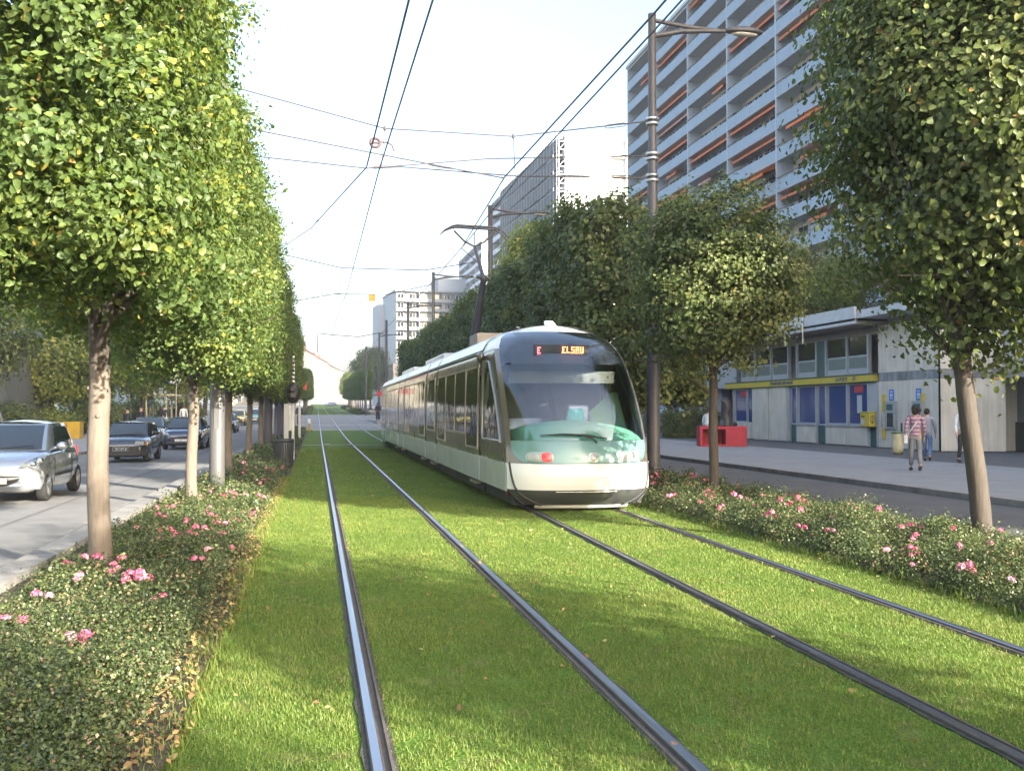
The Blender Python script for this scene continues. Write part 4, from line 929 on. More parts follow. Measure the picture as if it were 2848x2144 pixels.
def wire(name, label, pts, r=.011, cat='wire', group=None, sag=0.0, extra=None):
    P = []
    for i in range(len(pts) - 1):
        a, b = Vector(pts[i]), Vector(pts[i + 1]); n = max(1, int((b - a).length / 3))
        for k in range(n):
            t = k / n; P.append(a.lerp(b, t) - Vector((0, 0, sag * 4 * t * (1 - t))))
    P.append(Vector(pts[-1]))
    o = MB().tube(P, r, 5, 0, caps=False).build(name, M_wire, )
    tag(o, label, cat, group)
    for k, e in enumerate(extra or ()): e(o)
    return o
def insulator(p, q, r=.03, l=.35):
    def f(par):
        a = Vector(p); d = (Vector(q) - a).normalized(); mb = MB()
        mb.tube([a - d * l * .5, a - d * l * .3, a + d * l * .3, a + d * l * .5], [r * .5, r, r, r * .5], 8); mb.build('insulator', M_wire, par)
    return f
def turnbuckle(p, q):
    def f(par):
        a = Vector(p); d = (Vector(q) - a).normalized(); u = Vector((0, 0, 1)); mb = MB()
        for s in (-1, 1): mb.tube([a - d * .25, a - d * .2 + u * .035 * s, a + d * .2 + u * .035 * s, a + d * .25], .010, 5)
        mb.build('turnbuckle', M_wire, par)
    return f
CW, GW = 'contact wires over the tracks', 'cross wires between the masts'
wire('contact_wire', 'contact wire over the left track, running on into the distance', [(1.40, -8, 6.6), (1.34, 11.4, 6.6), (1.22, 20.4, 6.6), (1.2, 41, 6.62), (.95, 62, 6.75), (1.2, 78, 6.9), (1.0, 99, 7.2), (1.1, 150, 7.8)], .0135, group=CW)
wire('contact_wire', 'left wire anchored off to the left behind the lime trees', [(1.12, -8, 6.6), (1.06, 11.4, 6.6), (.96, 20.1, 6.6), (-.2, 31, 7.3), (-1.9, 41.4, 8.0)], .015, group=CW, extra=[insulator((.0, 29.2, 7.2), (-1.9, 41.4, 8.0))])
wire('contact_wire', 'right-hand contact wire touched by the pantograph', [(4.35, -8, 6.6), (4.25, 11.6, 6.6), (4.15, 20.4, 6.62), (4.33, 28.3, 6.70), (4.4, 41.5, 6.75), (4.2, 62, 6.85), (4.4, 78, 7.0), (4.2, 99, 7.3), (4.3, 150, 7.9)], .0135, group=CW)
wire('contact_wire', 'inner right wire drawn aside at the mast crossing', [(4.2, -8, 6.6), (4.06, 11.6, 6.6), (3.84, 20.4, 6.6), (4.6, 32, 7.0), (7.1, 41.4, 7.6)], .015, group=CW)
wire('cross_wire', 'upper cross wire with two droppers between left and right masts', [(-1.93, 20.5, 8.25), (1.35, 20.5, 7.52), (4.05, 20.5, 7.50), (7.1, 20.7, 8.05)], .014, group=GW,
     extra=[turnbuckle((6.35, 20.65, 7.90), (7.1, 20.7, 8.05)), insulator((1.35, 20.5, 7.52), (1.35, 20.5, 6.9), .03, .1), insulator((4.05, 20.5, 7.50), (4.05, 20.5, 6.9), .03, .1)])
wire('dropper', 'thin dropper wire above the left track', [(1.35, 20.5, 7.52), (1.27, 20.45, 6.6)], .009, group='dropper wires')
wire('dropper', 'thin dropper wire above the right track', [(4.05, 20.5, 7.50), (4.08, 20.45, 6.70)], .009, group='dropper wires')
wire('cross_wire', 'long slanting wire from the left mast down to the inner right wire', [(-1.93, 20.5, 7.45), (2.6, 20.5, 6.78), (3.84, 20.4, 6.58)], .014, group=GW, extra=[insulator((2.5, 20.5, 6.79), (3.84, 20.4, 6.58), .025, .5)])
wire('cross_wire', 'level lower cross wire carrying the contact wires between the masts', [(-1.93, 20.5, 6.86), (.96, 20.5, 6.68), (1.7, 20.5, 6.74), (4.1, 20.5, 6.66), (7.1, 20.7, 6.80)], .014, group=GW, extra=[insulator((5.4, 20.6, 6.74), (7.1, 20.7, 6.8), .025, .7), turnbuckle((6.5, 20.65, 6.78), (7.1, 20.7, 6.8))])
wire('cross_wire', 'slanting wire from the left track anchor up to the right mast', [(.96, 20.1, 6.58), (3.5, 20.3, 6.95), (7.1, 20.7, 7.28)], .014, group=GW, extra=[insulator((1.25, 20.1, 6.62), (3.5, 20.3, 6.95), .03, .4), turnbuckle((6.45, 20.6, 7.2), (7.1, 20.7, 7.28))])
ring = MB(); cR = Vector((1.03, 18.3, 6.62))
ring.tube([cR + Vector((.085 * math.cos(q), .02 * math.sin(q), .085 * math.sin(q))) for q in lin(0, 2 * PI, 20)], .026, 6, 0)
ring.tube([cR - Vector((.09, 0, 0)), cR + Vector((.09, 0, .0))], .018, 6); ring.tube([cR + Vector((.09, 0, .02)), cR + Vector((.22, 0, .02)), cR + Vector((.31, 0, -.03)), cR + Vector((.35, 0, -.14))], .014, 6)
tag(ring.build('wire_pulley', mat('rust_red_pulley', (.07, .035, .035), .6), ), 'rusty ring pulley clipped between the two left contact wires', 'pulley')
wire('cross_wire', 'far cross wire between the second pair of masts', [(-1.93, 41.5, 8.2), (1.0, 41.5, 7.6), (4.4, 41.5, 7.6), (7.1, 41.5, 8.1)], .020, group=GW)
wire('cross_wire', 'farther cross wire holding the yellow sign', [(-1.93, 62.5, 8.35), (1.0, 62.5, 8.95), (4.3, 62.5, 9.0), (7.1, 62.5, 9.7)], .026, group=GW)
st = MB().box(-.20, .20, -.05, .05, -.42, -.02).build('hanging_sign', mat('yellow_sign_face', (.62, .40, .05), .5), loc=(3.35, 62.5, 8.98)); tag(st, 'small square yellow sign hung from the far cross wire', 'sign')
def pulloff(label, pts, r=.02):
    o = MB().tube(pts, r, 6).build('pull_off_arm', M_wire); return tag(o, label, 'wire arm', 'curved pull-off arms')
pulloff('curved pull-off arm over the left track at the third mast', [(-.6, 62.4, 8.9), (.3, 62.4, 8.55), (.55, 62.4, 8.45), (.55, 62.4, 8.95), (.8, 62.4, 9.05), (1.5, 62.4, 8.95), (1.75, 62.4, 8.7), (1.65, 62.4, 8.3), (2.7, 62.4, 8.5)], .018)
pulloff('long bracket arm with a down-turned end reaching over from the far mast', [(6.9, 98.8, 9.6), (4.0, 98.8, 9.0), (1.0, 98.8, 9.2), (.15, 98.8, 9.3), (.08, 98.8, 9.15), (.05, 98.8, 7.4)], .035)

# ------------------------------------------------------------------ street furniture
M_green = mat('dark_bin_paint', (.030, .034, .036), .5, var=.12, dirt=(.07, .07, .065), dirt_amt=.4)
b = thing('litter_bin', 'dark round slatted litter bin standing at the left grass edge', 'bin', (-.95, 30.3, .03))
mb = MB(); mb.lathe([(.001, 0), (.25, 0), (.26, .05), (.275, .76), (.265, .78)], n=28)
for k in range(28):
    q = 2 * PI * k / 28; mb.tube([(.268 * math.cos(q), .268 * math.sin(q), .05), (.284 * math.cos(q), .284 * math.sin(q), .76)], .012, 5)
mb.build('body', M_green, b); MB().lathe([(.22, .74), (.295, .76), (.30, .80), (.29, .85), (.19, .86), (.185, .74)], n=28).build('rim', M_green, b)

t = thing('tram_signal', 'slim white post with striped top and black signal head beside the left rose bed', 'signal', (-.80, 35.4, .03))
mb = MB(); mb.cyl((0, 0, 0), (0, 0, 2.4), .055, n=14)
for k in range(9): mb.cyl((0, 0, 2.4 + k * .14), (0, 0, 2.4 + k * .14 + .075), .05, n=12)
mb.build('post', mat('white_post_paint', (.55, .55, .54), .5, dirt=(.3, .29, .27), dirt_amt=.4), t)
mb = MB(); mb.cyl((0, 0, 2.4), (0, 0, 3.66), .038, n=10); mb.build('striped_core', M_black, t)
mb = MB(); mb.ball((0, -.04, 2.30), (.24, .16, .36), 14, 10); mb.tube([(0, -.2, 2.42), (0, -.32, 2.44)], .09, 12); mb.tube([(0, -.2, 2.20), (0, -.32, 2.22)], .09, 12); mb.build('signal_head', M_black, t)
mb = MB(); mb.box(-.14, -.05, -.1, .1, 1.0, 1.85); mb.build('control_box', mat('pale_box', (.50, .51, .50), .5), t)
def totem(label, x, y, h, wd, m, blue=False):
    t = thing('info_pillar', label, 'pillar', (x, y, gz(y) + .02), 0, 'slim pillars among the far left trunks')
    MB().box(-wd / 2, wd / 2, -.06, .06, 0, h).build('panel', m, t, bevel=.01)
    MB().box(-wd * .6, wd * .6, -.09, .09, 0, .12).build('base', M_steel, t)
M_wpanel = mat('white_panel', (.50, .51, .51), .4, var=.06)
totem('white information pillar just left of the striped signal post', -1.28, 44, 2.0, .2, M_wpanel)
totem('thin white pillar just right of the striped signal post', -.95, 58, 2.3, .14, M_wpanel)
totem('dark blue pillar among the far left tree trunks', -1.9, 53, 2.2, .22, mat('navy_panel', (.02, .03, .10), .4))

def box_bench(label, x, y, col, rz, w=2.1, d=1.0, h=.9):
    t = thing('box_bench', label, 'planter', (x, y, gz(y) + .12), rz, 'coloured concrete boxes on the pavements')
    m = mat('painted_concrete', col, .7, var=.1, scale=4, bump=.15, dirt=(col[0] * .55, col[1] * .55, col[2] * .55), dirt_amt=.5)
    mb = MB(); th = .13
    mb.box(0, w, 0, d, h - th, h); mb.box(0, th, 0, d, 0, h - th); mb.box(w * .55, w, 0, d, 0, h - th); mb.box(th, w * .55, 0, d, 0, .1); mb.box(th, w * .55, d - .1, d - .003, .1, h - th)
    mb.build('shell', m, t, bevel=.015)
    return t
box_bench('red painted box bench with an open bay beneath the small layered tree', 16.9, 42.3, (.42, .028, .045), R(-13))
box_bench('yellow painted box bench with an open bay on the left pavement', -14.65, 60, (.42, .27, .02), 0, 1.5, 1.0, .95)
M_sculpt = mat('dark_bronze', (.028, .026, .030), .5, var=.35, scale=7, bump=.5, bscale=12)
mb = MB(); P = [(0, 0, 0), (.05, 0, .3), (-.02, .05, .6), (.06, 0, .9), (-.1, 0, 1.13), (-.26, 0, 1.17)]
mb.tube(P, [.30, .24, .19, .27, .17, .05], 12); mb.tube([(.12, 0, .9), (.28, .05, .55), (.22, 0, .05)], [.13, .11, .15], 9); mb.tube([(-.05, 0, .25), (-.25, 0, .12), (-.3, 0, 0)], [.12, .1, .12], 8); mb.ball((.35, 0, .08), (.28, .2, .12), 10, 8); mb.ball((-.05, 0, 1.15), (.2, .16, .14), 10, 8)
sc = mb.build('sculpture', M_sculpt, loc=(18.2, 42.4, 1.02)); sc.rotation_euler = (0, 0, .3); tag(sc, 'dark lumpy sculpture standing on the red box bench', 'sculpture')

# phone booth, hedge
t = thing('phone_booth', 'glass phone booth with a white curled sign on the right pavement', 'phone booth', (20.05, 59.5, gz(59.5) + .12), R(-15))
mb = MB()
for x in (-.48, .48):
    for y in (-.45, .45): mb.box(x - .03, x + .03, y - .03, y + .03, 0, 2.45)
mb.box(-.52, .52, -.5, .5, 2.3, 2.45); mb.build('frame', M_alu, t)
mb = MB(); mb.box(-.45, .45, .43, .44, .15, 2.3); mb.box(-.49, -.48, -.42, .42, .15, 2.3); mb.box(.48, .49, -.42, .42, .15, 2.3); mb.build('glass', dark_glass('booth_glass', (.05, .09, .07), .06), t)
text_mesh('&', .62, 'logo', M_white, t, basis((-.26, .425, 1.62), (1, 0, 0), (0, 0, 1)))
HED = clipped_crown((3.6, 1.4, 1.45), 0.0, M_dark, 71, dens=22, per=36, size=.085, tone=.42, sig=.11, ragged=.0, inner=.08, ynoise=.02)
o = mesh_obj('hedge', HED); o.location = (22.0, 56.4, gz(56) + .12); o.rotation_euler = (0, 0, .35); tag(o, 'clipped box hedge between the phone booth and the red box bench', 'hedge')

# waste bag stand in front of the cash machine
t = thing('waste_bag_stand', 'green ring stand holding a yellowish clear waste bag by the cash machine', 'bin', (20.75, 32.9, .12))
mb = MB(); mb.cyl((.24, .1, 0), (.24, .1, 1.15), .035, n=10); mb.build('post', M_black, t)
mb = MB(); mb.tube([(.2 * math.cos(q), .2 * math.sin(q), .80) for q in lin(0, 2 * PI, 20)], .03, 6); mb.lathe([(.0, .86), (.21, .84), (.21, .82)], n=20); mb.build('ring', mat('green_ring', (.06, .16, .08), .5), t)
mb = MB(); mb.lathe([(.20, .78), (.185, .6), (.21, .35), (.20, .12), (.12, .03), (.001, .02)], n=22)
for i, v in enumerate(mb.v): mb.v[i] = (v[0] * (1 + .07 * math.sin(v[2] * 23 + v[1] * 20)), v[1] * (1 + .08 * math.sin(v[2] * 17 + v[0] * 22)), v[2])
mb.build('bag', mat('clear_yellow_bag', (.48, .44, .28), .35, var=.2, scale=8, bump=.6, bscale=14), t)

# bus shelter, signs, traffic light on the left
M_cream = mat('cream_frame', (.50, .44, .30), .5)
t = thing('bus_shelter', 'cream framed glass bus shelter on the left pavement', 'bus shelter', (-12.4, 84, gz(84) + .12))
mb = MB()
for x in (-1.0, .5):
    for y in (0, 3.2): mb.box(x - .06, x + .06, y - .06, y + .06, 0, 2.5)
mb.build('frame', M_cream, t); MB().box(-1.5, 1.3, -.3, 3.5, 2.5, 2.66).build('roof', M_cream, t, bevel=.02)
MB().box(-.98, -.96, .1, 3.1, .3, 2.4).box(-.9, .4, 3.18, 3.2, .3, 2.4).build('glass', glass_mat('shelter_glass', (.7, .78, .76), .06), t)
MB().box(-.7, -.3, .4, 2.8, .42, .48).build('bench', M_alu, t)
t = thing('bus_stop_sign', 'white and blue square sign on a pole above the bus shelter', 'sign', (-10.85, 82, gz(82) + .12))
MB().cyl((0, 0, 0), (0, 0, 4.4), .05, n=10).build('pole', M_alu, t); MB().box(-.45, .35, -.05, .05, 3.5, 4.3).build('panel', M_wpanel, t); MB().box(-.62, -.455, -.048, .048, 3.5, 4.3).build('side_panel', mat('sign_blue', (.03, .06, .30), .4), t)
t = thing('traffic_light', 'traffic light showing red behind the pale steel mast', 'traffic light', (-9.4, 80, gz(80) + .12))
MB().cyl((0, 0, 0), (0, 0, 3.0), .06, n=10).build('pole', M_alu, t); MB().box(-.17, .17, -.14, .14, 1.7, 2.75).build('housing', M_black, t, bevel=.03)
M_redlight = mat('red_signal', (.6, .02, .02), .3, emit=((1, .05, .04), 4.0)); M_off = mat('dark_signal_lens', (.03, .04, .03), .2)
for z_, m_ in ((2.55, M_redlight), (2.22, M_off), (1.9, M_off)):
    mb = MB(); mb.cyl((0, -.145, z_), (0, -.16, z_), .11, n=16); mb.build('signal_lens', m_, t)
t = thing('road_sign', 'round white road sign with red ring forbidding a turn', 'sign', (6.3, 92, gz(92) + .1))
MB().cyl((0, .05, 0), (0, .05, 3.9), .04, n=8).build('pole', M_alu, t)
MB().cyl((0, 0, 3.6), (0, -.012, 3.6), .30, n=28).build('face', M_white, t)
M_red = mat('sign_red', (.50, .03, .04), .45)
mb = MB(); mb.grid([[(r * math.cos(q), -.016, 3.6 + r * math.sin(q)) for q in lin(0, 2 * PI, 28)] for r in (.235, .30)]); mb.slab([(-.19, -.022, 3.75), (-.15, -.022, 3.79), (.19, -.022, 3.45), (.15, -.022, 3.41)], (0, .003, 0)); mb.build('red_ring', M_red, t)
mb = MB(); mb.slab([(.05, -.018, 3.45), (.10, -.018, 3.45), (.10, -.018, 3.62), (.05, -.018, 3.62)], (0, .002, 0)); mb.slab([(-.08, -.018, 3.60), (.10, -.018, 3.60), (.10, -.018, 3.65), (-.08, -.018, 3.65)], (0, .002, 0)); mb.slab([(-.16, -.018, 3.625), (-.08, -.018, 3.56), (-.08, -.018, 3.69)], (0, .002, 0)); mb.build('arrow', M_black, t)
# tram stop on the far right of the crossing
struct(MB().box(5.75, 9.3, 97, 150, gz(97) - .3, gz(97) + .30).build('tram_platform', M_conc))
t = thing('stop_canopy', 'dark stop canopy with a red fascia at the far tram platform', 'shelter', (7.6, 106, gz(106) + .1))
mb = MB()
for y in (-3, 3): mb.box(-.08, .08, y - .08, y + .08, 0, 2.7)
mb.build('frame', M_steel, t); MB().box(-1.5, 1.4, -4, 4, 2.7, 2.85).build('roof', M_steel, t); MB().box(-1.6, 1.5, -4.1, -4.0, 2.55, 3.05).build('fascia', M_red, t)
t = thing('shop_awning', 'small red sign board at the far end of the left tree row', 'sign', (-1.9, 90, gz(90)))
MB().cyl((0, 0, 0), (0, 0, 3.3), .05, n=8).build('post', M_steel, t); MB().box(-.1, 1.05, -.06, .06, 3.2, 3.75).build('board', M_red, t)
t = thing('bollard', 'small white and yellow bollard at the crossing beside the left rail', 'bollard', (-.55, 76.8, gz(76.8)))
MB().lathe([(.001, 0), (.28, 0), (.22, .1), (.10, .14), (.10, .85), (.001, .88)], n=14).build('body', mat('bollard_yellow', (.3, .2, .03), .6), t); MB().lathe([(.125, .55), (.13, .58), (.13, .9), (.001, .93)], n=14).build('cap', M_white, t)
for i, (x, y) in enumerate(((LTC - .5, 50.2), (LTC + .62, 50.2), (rtc(50) - .35, 52.2), (LTC + 3.0, 74.5))):
    if i in (0, 1, 3): 
        o = MB().box(-.14, .14, -.1, .1, 0, .07).build('drain_box', M_conc, loc=(x, y, gz(y) + .012), bevel=.015); tag(o, ['pale drain box by the left rail at the concrete strip', 'pale drain box by the second rail at the concrete strip', '', 'pale drain box on the grass before the crossing'][i], 'drain box', 'drain boxes on the track')
# ------------------------------------------------------------------ buildings
M_tw = mat('tower_render', (0.66, 0.62, 0.53), 0.8, var=0.05, scale=1.5, dirt=(.38, .36, .32), dirt_amt=.3)
M_slab = mat('slab_edge', (0.46, 0.49, 0.51), 0.75, var=0.06, scale=2)
M_blue = mat('pale_blue_parapet', (0.27, 0.355, 0.44), 0.6, var=0.05, scale=1.2, dirt=(.225, .30, .375), dirt_amt=.4)
M_div = mat('divider_paint', (0.42, 0.48, 0.54), 0.7, var=0.04)
M_rail = mat('dark_handrail', (.035, .035, .04), .5)
M_wframe = mat('window_frame_white', (.66, .66, .64), .5, var=.04)
M_wglass = dark_glass('window_glass', (.020, .024, .026), .06, .7, .03, .8)
M_orange = mat('orange_awning', (.56, .155, .055), .8, var=.08, scale=4)
M_pink = mat('faded_awning', (.50, .24, .20), .8, var=.08, scale=4)
M_brightorange = mat('bright_orange_awning', (.68, .16, .03), .8, var=.06)
M_paleawn = mat('pale_awning', (.60, .56, .52), .8, var=.05)
M_plant = mat('balcony_plant', (.03, .06, .02), .9, var=.4, scale=8)
def facade_tower(label, X0, Y0, rz, length, depth, nf, fh, base, bay, name='apartment_block', z=0.0, detail=True, awn=None, m_par=M_blue, m_wall=M_tw, m_end=None, extra_len=0, rec=1.5, seed=1, group='apartment towers on the right'):
    """local frame: the facade runs along +y from the corner at the origin and looks towards -x"""
    t = thing(name, label, 'building', (X0, Y0, z), rz, group); rnd = random.Random(seed)
    H = base + nf * fh; nb = int(round(length / bay))
    MB().box(rec, depth, -extra_len, length, 0, H).build('wall', m_wall, t)
    MB().box(rec, depth, length, length + .25, 0, H).build('end_wall', m_end or m_wall, t); MB().box(rec, depth, -extra_len - .25, -extra_len, 0, H).build('end_wall', m_end or m_wall, t)
    MB().box(-.25, depth + .2, -extra_len - .4, length + .4, H + .02, H + .40).build('roof', M_slab, t)
    for f in range(nf + 1):
        zz = base + f * fh
        MB().box(-.02, rec - .003, -extra_len, length, zz - .20, zz - .003).build('floor_slab', M_slab, t)
    for b in range(nb + 1):
        MB().box(-.10, rec - .006, b * bay - .11, b * bay + .11, 0, H).build('divider', M_div, t)
    if extra_len:
        mb = MB()
        for b in range(1, int(extra_len / bay) + 1): mb.box(-.10, rec - .006, -b * bay - .11, -b * bay + .11, 0, H)
        for f in range(nf): mb.box(-.06, 0.0, -extra_len, 0, base + f * fh - .1, base + f * fh + .95)
        tag(mb.build('balcony', m_par, t), kind='stuff')
    if not detail:
        for f in range(nf):
            zz = base + f * fh
            mb = MB(); mb.box(-.07, -.03, .15, length - .15, zz - .08, zz + .92); mb.build('balcony', m_par, t)
            for b in range(max(0, nb - 2), nb):
                for k in (.12, .55):
                    mb = MB(); g = MB(); y0 = b * bay + bay * k; mb.box(rec - .07, rec - .01, y0 - .1, y0 + bay * .3 + .1, zz + .25, zz + fh - .45); g.box(rec - .09, rec - .072, y0, y0 + bay * .3, zz + .35, zz + fh - .55)
                    wo_ = mb.build('window', M_wframe, t); g.build('pane', M_wglass, wo_)
        return t
    for f in range(nf):
        for b in range(nb):
            zz = base + f * fh; y0, y1 = b * bay + .12, (b + 1) * bay - .12
            mb = MB(); mb.box(-.08, -.03, y0, y1, zz - .12, zz + .90, 0)
            n = 9
            for k in range(n + 1):
                yy = y0 + (y1 - y0) * k / n; mb.box(-.085, -.045 + .01, yy - .02, yy + .02, zz + .903, zz + 1.08, 1)
                if 0 < k < n: mb.box(-.086, -.081, yy - .01, yy + .01, zz - .11, zz + .89, 1)
            mb.box(-.09, -.03, y0, y1, zz + 1.083, zz + 1.13, 2); mb.box(-.10, -.082, y0, y1, zz - .19, zz - .13, 1)
            bo = mb.build('balcony', [m_par, M_slab, M_rail], t)
            mb = MB(); g = MB()
            for (a, w_, lo) in ((.10, .16, .05), (.30, .20, .75), (.56, .14, .05), (.74, .16, .75)):
                ya = y0 + (y1 - y0) * a; yb = ya + (y1 - y0) * w_
                mb.box(rec - .08, rec - .008, ya - .08, yb + .08, zz + lo, zz + 2.25); g.box(rec - .095, rec - .083, ya, (ya + yb) / 2 - .04, zz + lo + .1, zz + 2.17); g.box(rec - .095, rec - .083, (ya + yb) / 2 + .04, yb, zz + lo + .1, zz + 2.17)
            wo_ = mb.build('window', M_wframe, t); g.build('pane', M_wglass, wo_)
            if rnd.random() < .3:
                mb = MB(); yy = y0 + .5 + (y1 - y0 - 1.5) * rnd.random()
                for k in range(rnd.randint(2, 5)): mb.ball((.12, yy + k * .35, zz + .95 + .1 * rnd.random()), (.13, .18, .16 + .12 * rnd.random()), 7, 5)
                mb.build('flower_box', M_plant, bo)
            r = rnd.random(); top = zz + fh - .22
            big = awn and (f, b) in awn
            if big or r < .60:
                m_ = M_brightorange if big else rnd.choice([M_orange, M_orange, M_orange, M_pink, M_paleawn if r < .06 else M_orange])
                full = rnd.random() < .55 or big
                ya = y0 + .1 if full else y0 + .3 + rnd.random() * (y1 - y0) * .45; yb = (y1 - .1) if full and not big else (y0 + (y1 - y0) * .6 if big else min(y1 - .1, ya + 2.4 + 1.5 * rnd.random()))
                out, dr = ((-1.25, .95) if big else (.30 - .25 * rnd.random(), .30 + .22 * rnd.random()))
                mb = MB(); mb.slab([(rec - .35, ya, top), (rec - .35, yb, top), (out, yb, top - dr), (out, ya, top - dr)], (0, 0, -.035)); mb.box(out - .03, out, ya, yb, top - dr - .24, top - dr)
                mb.build('awning', m_, t)
    return t
# big tower: its far corner is at (39.6, 123.25); local y runs back along the street from its near end
facade_tower('tall apartment tower with pale blue balconies and orange awnings', 39.6, 123.25 - 6 * 10.6, 0, 6 * 10.6, 13, 16, 2.8, 1.4, 10.6, detail=True, awn={(7, 2), (8, 1)}, extra_len=94.7, seed=5)
M_whiteend = mat('white_end_render', (.62, .62, .61), .8, var=.03, scale=.8, dirt=(.55, .55, .54), dirt_amt=.3)
M_whitepar = mat('white_parapet', (.64, .68, .72), .7, var=.05)
t2 = facade_tower('white slab tower wrapped in scaffolding along its street front', 40.7, 161, R(2.55), 56, 14, 16, 2.8, 1.4, 11.2, detail=False, m_par=M_whitepar, m_end=M_whiteend, z=gz(161), seed=2)
M_net = mat('scaffold_net', (.13, .14, .155), .9, var=.35, scale=2.2, stretch=(1, 1, .35))
M_pole = mat('scaffold_pole', (.50, .55, .57), .5, metal=.5, var=.1)
mb = MB()
for f in range(17):
    z0 = 1.4 + f * 2.8
    mb.box(-1.15, -.95, 0, 42, z0 - .10, z0, 0); mb.box(-1.5, -.55, 0, 42, z0 - .16, z0 - .103, 0)
for k in range(22): mb.box(-1.56, -1.50, k * 2 - .03, k * 2 + .03, 0, 47.6, 0)
sc_ = mb.build('scaffold', M_pole, t2)
mb = MB()
for f in range(16):
    for k in range(21):
        z0 = 1.4 + f * 2.8; mb.box(-1.48, -1.45, k * 2 + .04, k * 2 + 1.96, z0 + .35 + .15 * ((k * 7 + f * 5) % 4) / 4, z0 + 2.55)
mb.build('net', M_net, sc_)
mb = MB()
for f in range(33):
    z0 = .4 + f * 1.4
    for x in (-1.6, -.3): mb.box(x - .05, x + .05, -1.6, -1.5, z0, z0 + 1.4)
    mb.box(-1.6, -.3, -1.6, -1.5, z0 - .06, z0 + .06)
    if f % 2: mb.tube([(-1.6, -1.55, z0), (-.3, -1.55, z0 + 1.4)], .05, 5)
mb.build('stair_tower', mat('white_tube', (.78, .78, .76), .5), sc_)
mb = MB()
for f in range(1, 16): mb.box(8.2, 10.4, -.9, -.252, 1.4 + f * 2.8 - .28, 1.4 + f * 2.8 - .06)
mb.box(10.4, 10.6, -1.0, -.252, 0, 46.3); mb.box(2.2, 2.32, -.30, -.252, 0, 46.2); mb.build('ledge', M_whiteend, t2)
t3 = facade_tower('farther white slab tower behind the raised pantograph', 45.0, 273, R(1.0), 40, 14, 16, 2.8, 1.4, 10, detail=False, m_par=M_whitepar, m_end=M_whiteend, z=gz(273), seed=3)
MB().box(4, 9, 24, 34, 46.62, 50).build('roof_house', M_whiteend, t3)
# grey blocks of flats in the distance; blank flank to the street, balconies towards us
M_greyw = mat('grey_flats_render', (.38, .42, .46), .8, var=.04, scale=1)
M_shadefront = mat('flats_front_painted_shade', (.13, .145, .165), .8, var=.05, scale=1)  # shade put into the colour: front greys darker than the flank's render
M_greyslab = mat('grey_flats_slab', (.22, .235, .25), .8, var=.05)
t = thing('apartment_block', 'distant pale grey block of flats with a blank side wall', 'building', (22.6, 292, gz(292)), R(6), 'apartment towers on the right')
Hb = 34.0
MB().box(0, 28, 1.2, 22, 0, Hb).build('wall', M_greyw, t); MB().box(-.2, 28.2, -.1, 22.2, Hb + .02, Hb + .5).build('roof', M_greyslab, t); MB().box(14, 24, 6, 16, Hb + .5, Hb + 5).build('roof_house', M_greyw, t)
MB().box(-2.0, -.02, 20, 30, 0, Hb - 2).build('side_wing', M_greyw, t)
for f in range(12):
    zz = f * 2.8 + .3; MB().box(.02, 28, -.05, 1.19, zz - .15, zz).build('floor_slab', M_greyslab, t)
    mb = MB(); mb.box(.02, 28, -.12, -.06, zz - .1, zz + .85); mb.build('balcony', M_greyslab, t)
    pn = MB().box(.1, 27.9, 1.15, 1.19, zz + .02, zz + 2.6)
    for b in range(4):
        x0 = b * 7.0
        for k, w_ in ((.8, 1.7), (4.3, 1.8)):
            mb = MB(); g = MB(); mb.box(x0 + k - .1, x0 + k + w_ + .1, 1.10, 1.145, zz + .3, zz + 2.4); g.box(x0 + k, x0 + k + w_ * .46, 1.08, 1.096, zz + .4, zz + 2.3); g.box(x0 + k + w_ * .54, x0 + k + w_, 1.08, 1.096, zz + .4, zz + 2.3)
            wo_ = mb.build('window', M_wframe, t); g.build('pane', M_wglass, wo_)
    pn.build('facade_panel', M_shadefront, t)
for b in range(5): MB().box(b * 7.0 - .1 if b else .02, b * 7.0 + .1, -.14, 1.18, 0, Hb).build('divider', M_greyslab, t)
MB().box(-1.5, 30, -4, -.2, 0, 12.6).build('podium', mat('dark_brown_cladding', (.06, .05, .05), .6, var=.1), t)
